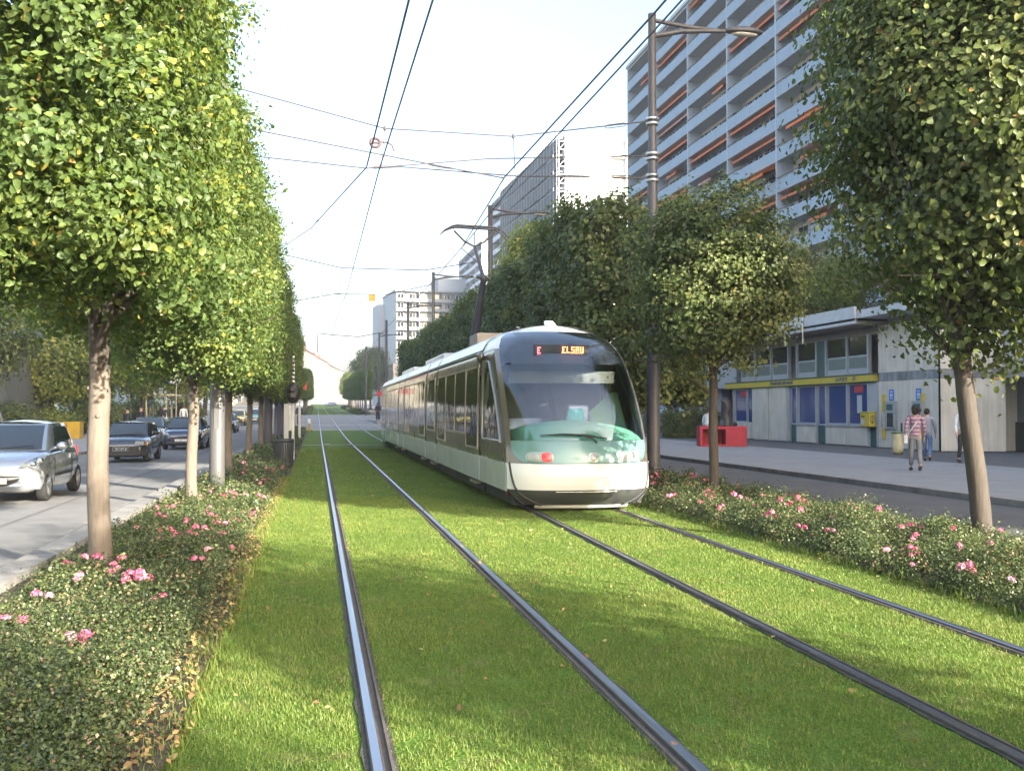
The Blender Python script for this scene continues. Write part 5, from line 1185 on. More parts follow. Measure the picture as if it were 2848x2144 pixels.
# sunlit old houses where the street bends, far away
M_cream2 = mat('cream_house_render', (.21, .19, .14), .8, var=.05, scale=.5); M_wh2 = mat('white_house_render', (.22, .21, .19), .8, var=.04, scale=.5)
M_tile = mat('red_roof_tiles', (.13, .055, .04), .85, var=.18, scale=1.2); M_tile2 = mat('orange_roof_tiles', (.19, .06, .03), .85, var=.15, scale=1.2)
def house(label, x, y, rz, ln, dp, h, rh, mw, mr, floors, group='sunlit old houses at the end of the street', name='town_house'):
    t = thing(name, label, 'house', (x, y, gz(y)), rz, group)    # front looks towards +x local, runs along +y
    MB().box(-dp, 0, 0, ln, 0, h).build('wall', mw, t)
    mb = MB(); e = .5; mb.add([(e, -e, h), (e, ln + e, h), (-dp - e, ln + e, h), (-dp - e, -e, h), (-dp * .5, dp * .3, h + rh), (-dp * .5, ln - dp * .3, h + rh)], [(0, 1, 5, 4), (2, 3, 4, 5), (3, 0, 4), (1, 2, 5), (3, 2, 1, 0)]); ro = mb.build('roof', mr, t)
    mb = MB()
    for k in range(2): yy = ln * (.3 + .4 * k); mb.box(-dp * .55, -dp * .45, yy, yy + 1.4, h + rh * .5, h + rh + 1.4)
    mb.build('chimney', M_tile, ro)
    for f in range(floors):
        zz = 1.2 + f * (h - 1) / floors; n = min(12, int(ln / 3.6))
        for k in range(n):
            yy = 1.2 + k * ln / n; w_ = MB().box(.005, .05, yy - .2, yy + 1.6, zz - .15, zz + 2.0).build('window', M_wframe, t); MB().box(.052, .06, yy, yy + 1.4, zz, zz + 1.85).build('pane', M_wglass, w_)
        for k in range(int(dp / 5)):
            xx = -1.6 - k * 4.6; w_ = MB().box(xx - 1.6, xx + .2, -.05, -.005, zz - .15, zz + 2.0).build('window', M_wframe, t); MB().box(xx - 1.4, xx, -.06, -.052, zz, zz + 1.85).build('pane', M_wglass, w_)
    return t
house('large cream house with hipped red roof at the end of the left tree row', -7, 372, R(-6), 62, 26, 21.5, 9.5, M_cream2, M_tile, 6)
house('white house right of the big cream house, orange tiled roof', .5, 440, R(-6), 44, 20, 20, 6.5, M_wh2, M_tile2, 6)
house('narrow cream house, third along the far bend', 6, 490, R(-6), 60, 20, 18.5, 6, M_cream2, M_tile, 5)
house('farthest pale house before the street disappears', 13, 556, R(-6), 110, 22, 18, 4, M_wh2, M_tile2, 5)
M_pbl = mat('pale_blue_render', (.42, .55, .66), .8, var=.05)
house('pale blue house glimpsed between the left park trees', -17.0, 96, 0, 14, 10, 7.5, 2.5, M_pbl, M_tile, 2, group='houses behind the park trees', name='town_house')
t = thing('pavilion', 'flat roofed low pavilion among trees at the left edge', 'building', (-16.0, 58, gz(58)))
MB().box(-14, -.6, .4, 8, 0, 5.7).build('wall', mat('pavilion_wall', (.10, .11, .11), .7, var=.1), t); MB().box(-15, 0, 0, 8.6, 5.72, 6.3).build('roof', mat('pavilion_roof_edge', (.16, .19, .26), .5, var=.1), t)
for k in range(4): 
    w_ = MB().box(-3.4 * k - 3.2, -3.4 * k - 1.0, .34, .398, 1, 3).build('window', M_wframe, t); MB().box(-3.4 * k - 3.1, -3.4 * k - 1.1, .325, .338, 1.1, 2.9).build('pane', M_wglass, w_)
# ------------------------------------------------------------------ post office on the right pavement
def ribbed(name, c1, c2, sc=9):
    m, nt = nt_new(name); out = N(nt, 'ShaderNodeOutputMaterial'); b = N(nt, 'ShaderNodeBsdfPrincipled'); L(nt, b.outputs[0], out.inputs[0]); b.inputs['Roughness'].default_value = .9
    tc = N(nt, 'ShaderNodeTexCoord'); mp = N(nt, 'ShaderNodeMapping'); mp.inputs['Scale'].default_value = (3, 3, .16); L(nt, tc.outputs['Object'], mp.inputs[0])
    n1 = N(nt, 'ShaderNodeTexNoise'); n1.inputs['Scale'].default_value = sc * .35; n1.inputs['Detail'].default_value = 6; L(nt, mp.outputs[0], n1.inputs['Vector'])
    n2 = N(nt, 'ShaderNodeTexNoise'); n2.inputs['Scale'].default_value = 1.1; n2.inputs['Detail'].default_value = 5; L(nt, tc.outputs['Object'], n2.inputs['Vector'])
    ad = N(nt, 'ShaderNodeMath', operation='ADD'); L(nt, n1.outputs[0], ad.inputs[0]); L(nt, n2.outputs[0], ad.inputs[1])
    mr = N(nt, 'ShaderNodeMapRange'); mr.inputs[1].default_value = .75; mr.inputs[2].default_value = 1.25; L(nt, ad.outputs[0], mr.inputs[0])
    mx = N(nt, 'ShaderNodeMix', data_type='RGBA'); mx.inputs[6].default_value = c4(c1); mx.inputs[7].default_value = c4(c2); L(nt, mr.outputs[0], mx.inputs[0]); L(nt, mx.outputs[2], b.inputs['Base Color'])
    bp = N(nt, 'ShaderNodeBump'); bp.inputs['Strength'].default_value = .5; bp.inputs['Distance'].default_value = .02; L(nt, n1.outputs[0], bp.inputs['Height']); L(nt, bp.outputs[0], b.inputs['Normal'])
    return m
M_pconc = ribbed('streaked_concrete', (.54, .485, .395), (.70, .635, .53))
M_pconc2 = mat('stained_concrete_band', (.25, .255, .255), .9, var=.35, scale=5, stretch=(1, 1, .3), dirt=(.10, .105, .10), dirt_amt=.7)
M_pgrey = mat('grey_mullion', (.42, .44, .46), .5, metal=.2, var=.08)
M_pgreen = mat('dark_green_infill', (.035, .10, .09), .5, var=.15)
M_pyel = mat('yellow_fascia', (.56, .42, .035), .55, var=.07, scale=2)
M_pgt = mat('green_trim', (.06, .10, .04), .6, var=.1)
M_pint = mat('blue_interior', (.09, .20, .60), .7, var=.3, scale=1.5)
M_pglass = glass_mat('shop_glass', (.86, .90, .90), .05)
M_pdeep = mat('post_blue', (.02, .04, .13), .5)
M_opan = mat('spandrel_panel', (.16, .19, .17), .5, var=.12)
M_fas = mat('roof_fascia', (.50, .51, .52), .7, var=.08, dirt=(.33, .33, .33), dirt_amt=.5)
M_soff = mat('soffit', (.30, .28, .26), .8, var=.1)
po = thing('post_office', 'low concrete post office with a long yellow fascia and big windows', 'building', (24, 0, .12))
X_ = 0.0
mb = MB()   # body behind the glazing, in pieces so that the shop front stays hollow
mb.box(4.0, 15, 35.6, 70, 0, 5.3); mb.box(.0, 4.0, 48.0, 52.1, 0, 2.86); mb.box(.06, 4.0, 35.2, 39.4, 0, 5.3); mb.box(.3, 4.0, 39.4, 56, 4.95, 5.3); mb.box(.3, 4, 39.4, 56, 2.9, 3.15)
mb.build('wall', M_pconc, po)
for y0, y1 in ((50.05, 52.08), (48.0, 50.0)): MB().box(-.10, -.005, y0 + .015, y1 - .015, .04, 2.86).build('concrete_panel', M_pconc, po)
for y0, y1 in ((44.95, 46.8), (42.03, 43.85), (40.25, 41.97)): MB().box(-.08, .3, y0, y1, .04, .88).build('concrete_panel', M_pconc, po); MB().box(-.14, .28, y0 - .05, y1 + .05, .885, .95).build('sill', M_pgrey, po)
MB().box(-.08, .3, 52.25, 54.6, .04, .95).build('concrete_panel', M_pconc, po)
M_pblue = dark_glass('blue_backed_glass', (.03, .065, .20), .07, .5, .05, 1.1)
def shopwin(y0, y1, z0, z1, m=M_pblue):
    mb = MB(); f = .07
    mb.box(.0, .10, y0, y0 + f, z0, z1).box(.0, .10, y1 - f, y1, z0, z1).box(.0, .10, y0 + f, y1 - f, z0, z0 + f).box(.0, .10, y0 + f, y1 - f, z1 - f, z1)
    w_ = mb.build('window', M_pgrey, po); MB().box(.045, .055, y0 + f, y1 - f, z0 + f, z1 - f).build('pane', m, w_); return w_
for y0, y1 in ((44.95, 46.8), (42.03, 43.85), (40.25, 41.97), (46.95, 47.6), (44.0, 44.8), (53.0, 54.6), (52.2, 52.9)): shopwin(y0, y1, .955 if y1 - y0 > 1 else .9, 2.84)
for y0, y1 in ((46.95, 47.6), (44.0, 44.8), (39.55, 40.15)): MB().box(.02, .1, y0, y1, .05, .895).build('infill_panel', M_pgreen, po)
for y in (46.87, 44.87, 43.92, 42.0, 40.2, 47.75, 39.47, 54.7): MB().box(-.07, .11, y - .06, y + .06, .02, 2.86).build('mullion', M_pgrey, po)
MB().box(-.05, .1, 47.82, 47.99, .02, 2.86).build('mullion', M_pgrey, po); MB().box(-.05, .1, 39.535, 40.13, .905, 2.86).build('mullion', M_pgrey, po)
MB().box(-.20, .25, 39.5, 55.6, 2.865, 2.90).box(-.20, .25, 39.5, 55.6, 3.17, 3.24).build('fascia_trim', M_pgt, po)
sg_ = MB().box(-.19, .25, 39.55, 55.6, 2.903, 3.167).build('fascia_sign', M_pyel, po)
text_mesh('STRASBOURG ESPLANADE', .23, 'lettering', M_pdeep, sg_, basis((-.194, 49.6, 2.965), (0, -1, 0), (0, 0, 1)), sx=.95, bold=.008)
text_mesh('LA POSTE', .24, 'lettering', M_pdeep, sg_, basis((-.194, 42.75, 2.965), (0, -1, 0), (0, 0, 1)), sx=1.0, bold=.008)
mb = MB(); o_ = 41.25
for dz in (0, .10): mb.slab([(-.196, o_ + .05, 2.95 + dz), (-.196, o_ - .22, 3.0 + dz), (-.196, o_ - .34, 3.06 + dz), (-.196, o_ - .05, 3.03 + dz)], (.004, 0, 0))
mb.build('emblem', M_pdeep, sg_)
# upper storey windows
for y0, y1 in ((44.95, 46.8), (42.03, 43.85), (40.25, 41.97), (47.9, 49.7), (49.9, 51.7), (51.9, 53.7)):
    MB().box(-.02, .1, y0, y1, 3.26, 3.42).build('sill', M_pgrey, po); mb = MB(); mb.box(.0, .09, y0, y1, 3.425, 4.10); w_ = mb.build('window', M_pgrey, po)
    MB().box(-.012, -.003, y0 + .12, y1 - .12, 3.52, 4.02).build('spandrel', M_opan, w_); mb = MB(); mb.box(.02, .08, y0, y1, 4.105, 4.95); mb.build('pane', M_wglass, w_)
for y in (46.87, 44.87, 43.92, 42.0, 40.2, 47.8, 49.8, 51.8): MB().box(-.07, .11, y - .05, y + .05, 3.26, 5.0).build('mullion', M_pgrey, po)
MB().box(.0, .1, 43.98, 44.82, 3.26, 4.95).build('infill_panel', M_pgreen, po)
MB().box(-1.3, 15.2, 39.0, 56, 5.32, 5.46).box(.03, .3, 39.4, 47, 4.96, 5.31).build('soffit', M_soff, po)
MB().box(-1.36, -1.30, 39.0, 56, 5.34, 5.52).box(-1.42, -1.30, 38.96, 56, 5.56, 6.07).build('roof_fascia', M_fas, po); MB().box(-1.36, 15, 39.02, 55.9, 5.465, 5.555).build('shadow_gap', M_black, po)
MB().box(-1.28, 15, 35.3, 56, 5.56, 5.9).build('roof', M_fas, po)
MB().box(.2, 4, 35.1, 39.0, 5.31, 5.555).build('roof_edge', M_fas, po)
# cash machine wall, its bevelled corner and the recess beyond
for y0, y1 in ((37.22, 39.4), (35.02, 37.18)):
    MB().box(-.03, .055, y0, y1, .03, 2.86).build('concrete_panel', M_pconc, po); MB().box(-.03, .055, y0, y1, 3.24, 5.3).build('concrete_panel', M_pconc, po)
MB().box(-.02, .05, 35.02, 39.4, 2.865, 3.235).build('stained_band', M_pconc2, po)
MB().slab([(-.03, 35.0, .03), (2.1, 34.05, .03), (2.1, 34.05, 2.86), (-.03, 35.0, 2.86)], (0, .15, 0)).slab([(-.03, 35.0, 3.24), (2.1, 34.05, 3.24), (2.1, 34.05, 5.3), (-.03, 35.0, 5.3)], (0, .15, 0)).build('corner_panel', M_pconc, po)
MB().slab([(-.02, 35.02, 2.865), (2.1, 34.07, 2.865), (2.1, 34.07, 3.235), (-.02, 35.02, 3.235)], (0, .13, 0)).build('stained_band', M_pconc2, po)
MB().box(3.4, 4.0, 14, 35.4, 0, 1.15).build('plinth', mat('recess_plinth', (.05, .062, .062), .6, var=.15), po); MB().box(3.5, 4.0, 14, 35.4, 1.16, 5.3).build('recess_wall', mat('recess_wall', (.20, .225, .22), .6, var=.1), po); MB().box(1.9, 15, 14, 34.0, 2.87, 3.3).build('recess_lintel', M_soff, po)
MB().box(2.0, 15, 14, 33.98, 3.31, 5.9).build('upper_wall', M_pgrey, po)
for k, (yc, yb) in enumerate(((38.40, 38.95), (36.45, 36.15))):
    cm = MB(); cm.box(-.09, -.035, yc - .42, yc + .42, .80, 2.0); cm.box(-.13, -.095, yc - .36, yc + .36, .86, 1.94); c_ = cm.build('cash_machine', mat('cash_machine_case', (.34, .36, .35), .5, var=.06), po)
    MB().box(-.14, -.132, yc - .22, yc + .24, 1.62, 1.88).build('header', M_pgreen, c_); MB().box(-.14, -.132, yc - .24, yc + .2, .92, 1.5).build('screen', M_wglass, c_)
    bar = MB().box(-.10, -.034, yb - .09, yb + .09, 1.55, 2.30).box(-.10, -.034, yb - .09, yb + .09, .42, .86).build('sign_bar', M_pyel, po)
    text_mesh('RETRAIT', .13, 'lettering', M_pdeep, bar, basis((-.104, yb + .05, .9), (0, 0, 1), (0, 1, 0)), sx=1.0) if k == 0 else None
    ps = MB().box(-.045, -.034, yc - .18, yc + .18, 2.02, 2.50).build('poster', mat('poster_blue', (.03, .16, .50), .5), po)
    MB().box(-.049, -.0455, yc - .12, yc + .12, 2.10, 2.15).box(-.049, -.0455, yc - .10, yc + .10, 2.19, 2.33).box(-.049, -.0455, yc - .12, yc + .12, 2.38, 2.43).build('poster_print', mat('poster_pale', (.45, .58, .75), .5), ps)
for yy in (40.75, 53.1):
    MB().box(.02, .04, yy, yy + .75, 2.42, 2.72).build('red_notice', M_red, po)
MB().box(.02, .035, 40.85, 41.25, 1.5, 2.3).build('notice', M_wpanel, po)
# colonnade left of the shop front
for k in range(5): MB().box(1.6, 2.2, 57.2 + k * 3.1, 57.9 + k * 3.1, 0, 3.0).build('column', mat('column_paint', (.40, .41, .45), .7, var=.06), po)
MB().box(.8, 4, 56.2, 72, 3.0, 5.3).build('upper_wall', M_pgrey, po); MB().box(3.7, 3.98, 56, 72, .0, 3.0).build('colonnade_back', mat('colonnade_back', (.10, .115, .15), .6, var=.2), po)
for k in range(3):
    yy = (47.1, 45.2, 43.4)[k]; mb = MB(); mb.cyl((-1.5, yy, 4.75), (-1.5, yy, 6.9), .035, .03, 10); mb.box(-1.5, -1.42, yy - .02, yy + .02, 5.7, 5.74); mb.build('flag_pole', M_alu, po)
lb_ = thing('letter_box', 'yellow wall letter box between the shop windows and the cash machines', 'letter box', (23.62, 39.95, 1.02))
mb = MB(); mb.box(0, .33, -.36, .36, 0, .62); mb.box(-.02, .33, -.38, .38, .60, .66); mb.build('case', M_pyel, lb_, bevel=.02)
MB().box(-.005, -.001, -.0, .30, .42, .48).build('slot', M_black, lb_)
mb = MB(); mb.tube([(.17 + .1 * math.cos(q), -.364, .33 + .16 * math.sin(q)) for q in lin(0, 2 * PI, 16)], .012, 5); mb.tube([(.17, -.364, .15), (.17, -.364, .5)], .012, 5); mb.build('emblem', M_pdeep, lb_)
MB().box(-.006, -.002, .02, .28, .1, .32).build('notice', M_wpanel, lb_)
# small trees on the roof terrace
CT = round_crown((1.7, 1.9, 1.5), .6, M_brown, 81, K=170, per=60, size=.11, tone=.45, sig=.28, lobes=9, ynoise=.05)
CT2 = round_crown((1.7, 1.9, 1.5), .6, M_park, 82, K=170, per=60, size=.11, tone=.5, sig=.28, lobes=9, ynoise=.08)
TT_ = trunk_mesh(1.2, .07, .05, 9, limbs=6, spread=.9, top=1.2, m=M_limb)
for i, (x, y, k, s, lab) in enumerate(((25.6, 45.0, 1, 1.0, 'yellow green small tree on the post office roof'), (26.5, 48.5, 0, 1.15, 'brown leaved small tree on the post office roof'), (27.5, 52.5, 1, 1.25, 'tall yellowish tree at the back of the post office roof'), (27, 42, 0, .9, 'reddish brown shrubby tree by the roof edge'))):
    tree('terrace_tree', lab, x, y, (CT, CT2)[k], TT_, i, (s, s, s), 'small trees on the roof terrace', z=6.03)
# tall dark tree beside the distant flats and some far street trees
for i, (x, y, k, s, lab) in enumerate(((11.8, 225, 2, 2.3, 'tall dark tree left of the distant grey flats'), (9.6, 300, 1, 1.3, 'small far tree near the end of the street'))):
    tree('far_tree', lab, x, y, CP[k], TP, i, (s * .8, s * .8, s), 'distant street trees')
# ------------------------------------------------------------------ cars
def paint(name, col, metal=.35): return mat(name, col, .22, metal=metal, var=.03, scale=2, coat=1.0, rvar=.05)
M_tyre = mat('tyre', (.022, .022, .023), .8, var=.2); M_rim = mat('wheel_trim', (.48, .49, .50), .3, metal=.7, var=.06); M_cglass = dark_glass('car_glass', (.05, .065, .08), .05, .9, .03, 1.0)
M_chrome = mat('chrome', (.7, .72, .75), .12, metal=1.0, var=.03); M_plate = mat('plate_white', (.72, .72, .70), .5, var=.03); M_plateb = mat('plate_black', (.03, .03, .032), .4); M_amber = mat('amber_lens', (.6, .22, .03), .2, coat=1)
M_trim = mat('black_trim', (.025, .025, .027), .5, var=.1)
def bool_cut(o, cutter):
    md = o.modifiers.new('b', 'BOOLEAN'); md.object = cutter; md.operation = 'DIFFERENCE'; md.solver = 'EXACT'
    dg = bpy.context.evaluated_depsgraph_get(); dg.update(); me = bpy.data.meshes.new_from_object(o.evaluated_get(dg)); o.modifiers.clear(); old = o.data; o.data = me; me.name = o.name; bpy.data.objects.remove(cutter)
def car(label, x, y, Lg, W, H, col, side, belt=.92, hoodf=.72, wb=(0.72, 3.05), wr=.29, gh=(1.0, 1.75, 3.1, 3.55), style='round', plate='white', ptext='', rz=0, group='cars driving towards the viewpoint on the left road', grille='smile', two_door=False, cat='car'):
    """front at y=0 looking towards -y; body lofted from cross-sections along the length"""
    t = thing('car', label, cat, (x, y, gz(y) + .008), rz, group); P_ = col; h2 = W / 2
    rnd_ = 1.0 if style == 'round' else .45
    # stations: y, bottom, shoulder height, half width, crown rise
    hb = gh[0]
    st = [(0.0, .32, hoodf - .20, .74, .02), (.05, .24, hoodf - .10, .86, .03), (.16, .20, hoodf - .02, .93, .04), (.38, .18, hoodf + .02, .97, .05), (hb * .75, .18, hoodf + .5 * (belt - hoodf), .99, .05), (hb + .15, .18, belt - .03, 1.0, .03), (gh[1] + .4, .18, belt, 1.0, .02), (Lg * .62, .18, belt + .02, 1.0, .02), (Lg - .55, .2, belt + .04, .99, .02), (Lg - .18, .24, belt + .02, .95, .02), (Lg - .05, .28, belt - .06, .89, .02), (Lg, .36, belt - .18, .80, .01)]
    rows = []
    for (yy, zb, zt, w_, cr) in st:
        a = h2 * w_; hh = zt - zb
        half = [(0, zb), (a * .72, zb), (a * .93, zb + .05), (a * .985, zb + hh * .25), (a, zb + hh * .5), (a * .985, zb + hh * .74), (a * (.95 if rnd_ > .6 else .97), zb + hh * .92), (a * .86, zt), (a * .5, zt + cr * .8), (0, zt + cr)]
        rows.append([(-px, yy + (.10 * rnd_ * (abs(px) / h2) ** 2.2 if yy < .5 else (-.10 * rnd_ * (abs(px) / h2) ** 2.2 if yy > Lg - .4 else 0)), pz) for px, pz in half[::-1]] + [(px, yy + (.10 * rnd_ * (abs(px) / h2) ** 2.2 if yy < .5 else (-.10 * rnd_ * (abs(px) / h2) ** 2.2 if yy > Lg - .4 else 0)), pz) for px, pz in half[1:]])
    mb = MB(); mb.grid(rows, 0, True, flip=True); n = len(rows[0]); mb.add(rows[0], [tuple(range(n))], 0, True); mb.add(rows[-1], [tuple(range(n))[::-1]], 0, True)
    body = mb.build('body', P_, t, weld=True)
    cut = MB()
    for wy in wb:
        for s in (-1, 1): cut.cyl((s * h2 * .62, wy, wr), (s * h2 * 1.2, wy, wr), wr * 1.17, n=28)
    bool_cut(body, cut.build('arch_cutter', M_trim))
    for p in body.data.polygons: p.use_smooth = True
    md = body.modifiers.new('n', 'EDGE_SPLIT'); md.split_angle = R(38)
    # greenhouse
    y1, y2, y3, y4 = gh; wt = h2 * (.74 if style == 'round' else .78); wbm = h2 * .93; zt = H; zr = H - .07
    def gpos(t_, s):   # t_: 0 belt .. 1 roof edge; corner points
        return None
    base = [(y1, wbm * .90), (y1 + .22, wbm), (y3 + .1, wbm), (y4, wbm * .86)]
    topp = [(y2, wt * .90), (y2 + .12, wt), (y3 - .12, wt), (y3, wt * .88)]
    bz = belt - .02
    ring = lambda L_, z: [(-w_, yy, z) for yy, w_ in L_] + [(w_, yy, z) for yy, w_ in L_[::-1]]
    mid = [((a[0] * .45 + b_[0] * .55) + (-.03 if i < 2 else .03), (a[1] * .45 + b_[1] * .55) * 1.015) for i, (a, b_) in enumerate(zip(base, topp))]
    rs = [ring(base, bz), ring(mid, bz + (zr - bz) * .55), ring(topp, zr)]
    mb = MB(); mb.grid([r + r[:1] for r in rs], 0, True, flip=True)
    mb.grid([[(s * wt * .97 * (1 if 0 < i < 5 else .92), y2 + (y3 - y2) * i / 5 + .0, zr + .07 * (1 - s * s) * (1 if 0 < i < 5 else .55)) for s in lin(-1, 1, 8)] for i in range(6)], 0, True, flip=True)
    ca = mb.build('cabin', P_, t, weld=False)
    # glass panels, set 6 mm proud of the cabin
    def lerp(p, q, t_): return tuple(p[i] + (q[i] - p[i]) * t_ for i in range(3))
    def pan(name, bl, br, tr, tl, m_l, m_r, off, sh=(.05, .05, .10, .10), parent=t):
        u0, u1, v0, v1 = sh; P = []
        for v in lin(v0, 1 - v1, 4):
            ml = lerp(bl, tl, v); mr_ = lerp(br, tr, v); bow_ = 4 * v * (1 - v)
            ml = tuple(ml[i] + m_l[i] * bow_ for i in range(3)); mr_ = tuple(mr_[i] + m_r[i] * bow_ for i in range(3))
            P.append([tuple(c + off[i] for i, c in enumerate(lerp(ml, mr_, u))) for u in lin(u0, 1 - u1, 4)])
        mb = MB(); mb.grid(P, 0, True); return mb.build(name, M_cglass, parent)
    bl, br = (-base[0][1], y1, bz), (base[0][1], y1, bz); tl, tr = (-topp[0][1], y2, zr), (topp[0][1], y2, zr); z0 = (0, -.03, .0)
    ws = pan('windscreen', bl, br, tr, tl, z0, z0, (0, -.012, .010), (.03, .03, .05, .08))
    mb = MB(); mb.tube([(-.30, y1 - .0, bz + .03), (.1, y1 + .02, bz + .07), (h2 * .6, y1 + .06, bz + .10)], .010, 5); mb.build('wiper', M_trim, ws)
    for s in (-1, 1):
        a = (s * base[1][1], y1 + .16, bz); b_ = (s * base[2][1], y3 + .12, bz); c_ = (s * topp[2][1], y3 - .10, zr); d_ = (s * topp[1][1], y2 + .06, zr); k = (s * .02, 0, 0)
        args = (a, b_, c_, d_) if s > 0 else (b_, a, d_, c_)
        sw = pan('side_window', *args, k, k, (s * .012, 0, .0), (.10, .10, .07, .12))
        f = .56
        pa = lerp(a, b_, f); pc = lerp(d_, c_, f); MB().slab([(pa[0] + s * .020, pa[1] - .04, pa[2] + .03), (pa[0] + s * .020, pa[1] + .04, pa[2] + .03), (pc[0] + s * .02, pc[1] + .04, pc[2] - .03), (pc[0] + s * .02, pc[1] - .04, pc[2] - .03)], (s * .008, 0, 0)).build('pillar', M_trim, sw)
        mi = MB(); mi.ball((s * (h2 + .09), y1 + .42, belt + .06), (.11, .07, .075), 12, 8); mi.tube([(s * h2 * .93, y1 + .45, belt + .02), (s * (h2 + .05), y1 + .43, belt + .04)], .03, 6); mi.build('mirror', P_ if style == 'round' else M_trim, t)
        db = MB()
        for yy in (y1 + .30, y3 * .82 + .2): db.tube([(s * (h2 * .988), yy, .34), (s * (h2 * 1.003), yy, .34 + (belt - .34) * .4), (s * h2 * .985, yy, belt - .1)], .006, 4)
        db.box(*sorted((s * h2 * .985, s * (h2 + .012))), y1 + .35, y3 * .82 + .15, .44, .50); db.build('door_trim', M_trim, t)
        hl = MB(); lo = hoodf - .19
        if style == 'round':
            pts = [(s * h2 * .50, .055, lo + .0), (s * h2 * .86, .16, lo + .02), (s * h2 * .965, .44, lo + .16), (s * h2 * .955, .62, lo + .24), (s * h2 * .80, .34, lo + .19), (s * h2 * .62, .12, lo + .09)]
            hl.slab([(p[0], p[1] - .02, p[2] + .02) for p in pts], (s * .012, -.02, .012))
            ho = hl.build('headlight', M_lens, t, bevel=.006); q = MB()
            for (fx, fy_, fz) in ((.80, .17, lo + .09), (.90, .34, lo + .15)): q.ball((s * h2 * fx, fy_ - .03, fz + .02), (.065, .06, .06), 10, 8)
            q.build('lens', M_chrome, ho)
        else:
            hl.slab([(s * h2 * .52, -.012, lo + .02), (s * h2 * .90, .045, lo + .02), (s * h2 * .90, .06, lo + .15), (s * h2 * .56, -.005, lo + .15)], (0, -.02, 0)); ho = hl.build('headlight', M_lens, t, bevel=.006)
            MB().slab([(s * h2 * .905, .05, lo + .02), (s * h2 * .985, .16, lo + .02), (s * h2 * .985, .17, lo + .14), (s * h2 * .905, .06, lo + .15)], (s * .012, -.012, 0)).build('indicator', M_amber, t)
        MB().slab([(s * h2 * .80, Lg - .12, belt - .20), (s * h2 * .90, Lg - .20, belt - .20), (s * h2 * .89, Lg - .26, belt + .0), (s * h2 * .80, Lg - .16, belt + .0)], (s * .02, .02, 0)).build('tail_lamp', M_redlens, t)
        for wy in wb:
            wx = s * (h2 - .10); mb = MB(); mb.lathe([(wr * .62, -.09), (wr * .93, -.09), (wr, -.06), (wr, .06), (wr * .93, .09), (wr * .62, .09)], n=26)
            mb.xform(Matrix.Translation((wx, wy, wr)) @ Matrix.Rotation(s * PI / 2, 4, 'Y')); wh = mb.build('wheel', M_tyre, t)
            mb = MB(); mb.lathe([(.001, .055), (wr * .16, .06), (wr * .2, .045), (wr * .62, .03), (wr * .66, .085), (wr * .62, .088), (wr * .60, .0)], n=26)
            for k in range(7): q = 2 * PI * k / 7; mb.slab([(wr * .15 * math.cos(q - .3), wr * .15 * math.sin(q - .3), .06), (wr * .62 * math.cos(q - .13), wr * .62 * math.sin(q - .13), .075), (wr * .62 * math.cos(q + .13), wr * .62 * math.sin(q + .13), .075), (wr * .15 * math.cos(q + .3), wr * .15 * math.sin(q + .3), .06)], (0, 0, -.02))
            mb.xform(Matrix.Translation((wx, wy, wr)) @ Matrix.Rotation(s * PI / 2, 4, 'Y')); mb.build('rim', M_rim, wh)
    mb = MB(); mb.box(-h2 * .6, h2 * .6, .35, Lg - .3, .17, .30)
    for wy in wb: mb.box(-h2 * .66, h2 * .66, wy - wr * 1.1, wy + wr * 1.1, .2, wr * 2.05)
    mb.build('underbody', M_trim, t)
    if grille == 'smile':
        mb = MB(); P1 = [[(s * h2 * .70 * (1 - .0 * v), -.006 + .085 * abs(s) ** 2.4 + .012 * v, .52 - .0 * v - (.20 * (1 - abs(s) ** 2.2)) * v - .015) for s in lin(-1, 1, 20)] for v in lin(0, 1, 5)]; mb.grid(P1, 0, True, flip=True); gr = mb.build('grille', M_trim, t)
        mb = MB(); P1 = [[(s * h2 * .62, -.016 + .085 * abs(s * .9) ** 2.4, .485 - (.07 * (1 - abs(s) ** 2.2)) * v) for s in lin(-1, 1, 16)] for v in lin(0, 1, 3)]; mb.grid(P1, 0, True, flip=True); mb.build('grille_bar', P_, gr)
    elif grille == 'chrome':
        mb = MB(); mb.box(-h2 * .46, h2 * .46, -.012, .03, hoodf - .235, hoodf - .195); mb.build('grille_bar', M_chrome, t); mb = MB(); mb.grid([[(x_ * h2, -.008 + .05 * abs(x_) ** 3, z_) for x_ in lin(-.5, .5, 6)] for z_ in (hoodf - .40, hoodf - .24)], 0, False, flip=False); mb.box(-h2 * .7, h2 * .7, -.015, .05, .28, .36); mb.build('grille', M_trim, t)
    else:
        mb = MB(); mb.grid([[(x_ * h2 * .94, -.03 + .16 * abs(x_) ** 4, z_) for x_ in lin(-1, 1, 12)] for z_ in (.24, .40, hoodf - .20)], 0, False, flip=False); mb.build('bumper', M_trim, t); MB().box(-h2 * .5, h2 * .5, -.014, .02, hoodf - .185, hoodf - .165).build('grille_bar', M_chrome, t)
    zp = .42 if grille == 'smile' else (.45 if grille == 'black' else .42)
    px0 = 0.0; pl = MB().box(px0 - .26, px0 + .26, -.05, -.035, zp - .055, zp + .055).build('number_plate', M_plate if plate == 'white' else M_plateb, t)
    if plate == 'black': MB().tube([(-.26, -.052, zp - .055), (.26, -.052, zp - .055), (.26, -.052, zp + .055), (-.26, -.052, zp + .055), (-.26, -.052, zp - .055)], .004, 4).build('plate_rim', M_plate, pl)
    if ptext: text_mesh(ptext, .10, 'characters', M_plateb if plate == 'white' else M_plate, pl, basis((0, -.053, zp - .036), (1, 0, 0), (0, 0, 1)), sx=.72, align='CENTER', depth=.001)
    mb = MB(); mb.cyl((0, y2 + .1, H), (0, y2 + .22, H + .13), .006, .004, 6); mb.build('aerial', M_trim, t)
    return t
SILV = paint('silver_paint', (.52, .56, .60), .55)
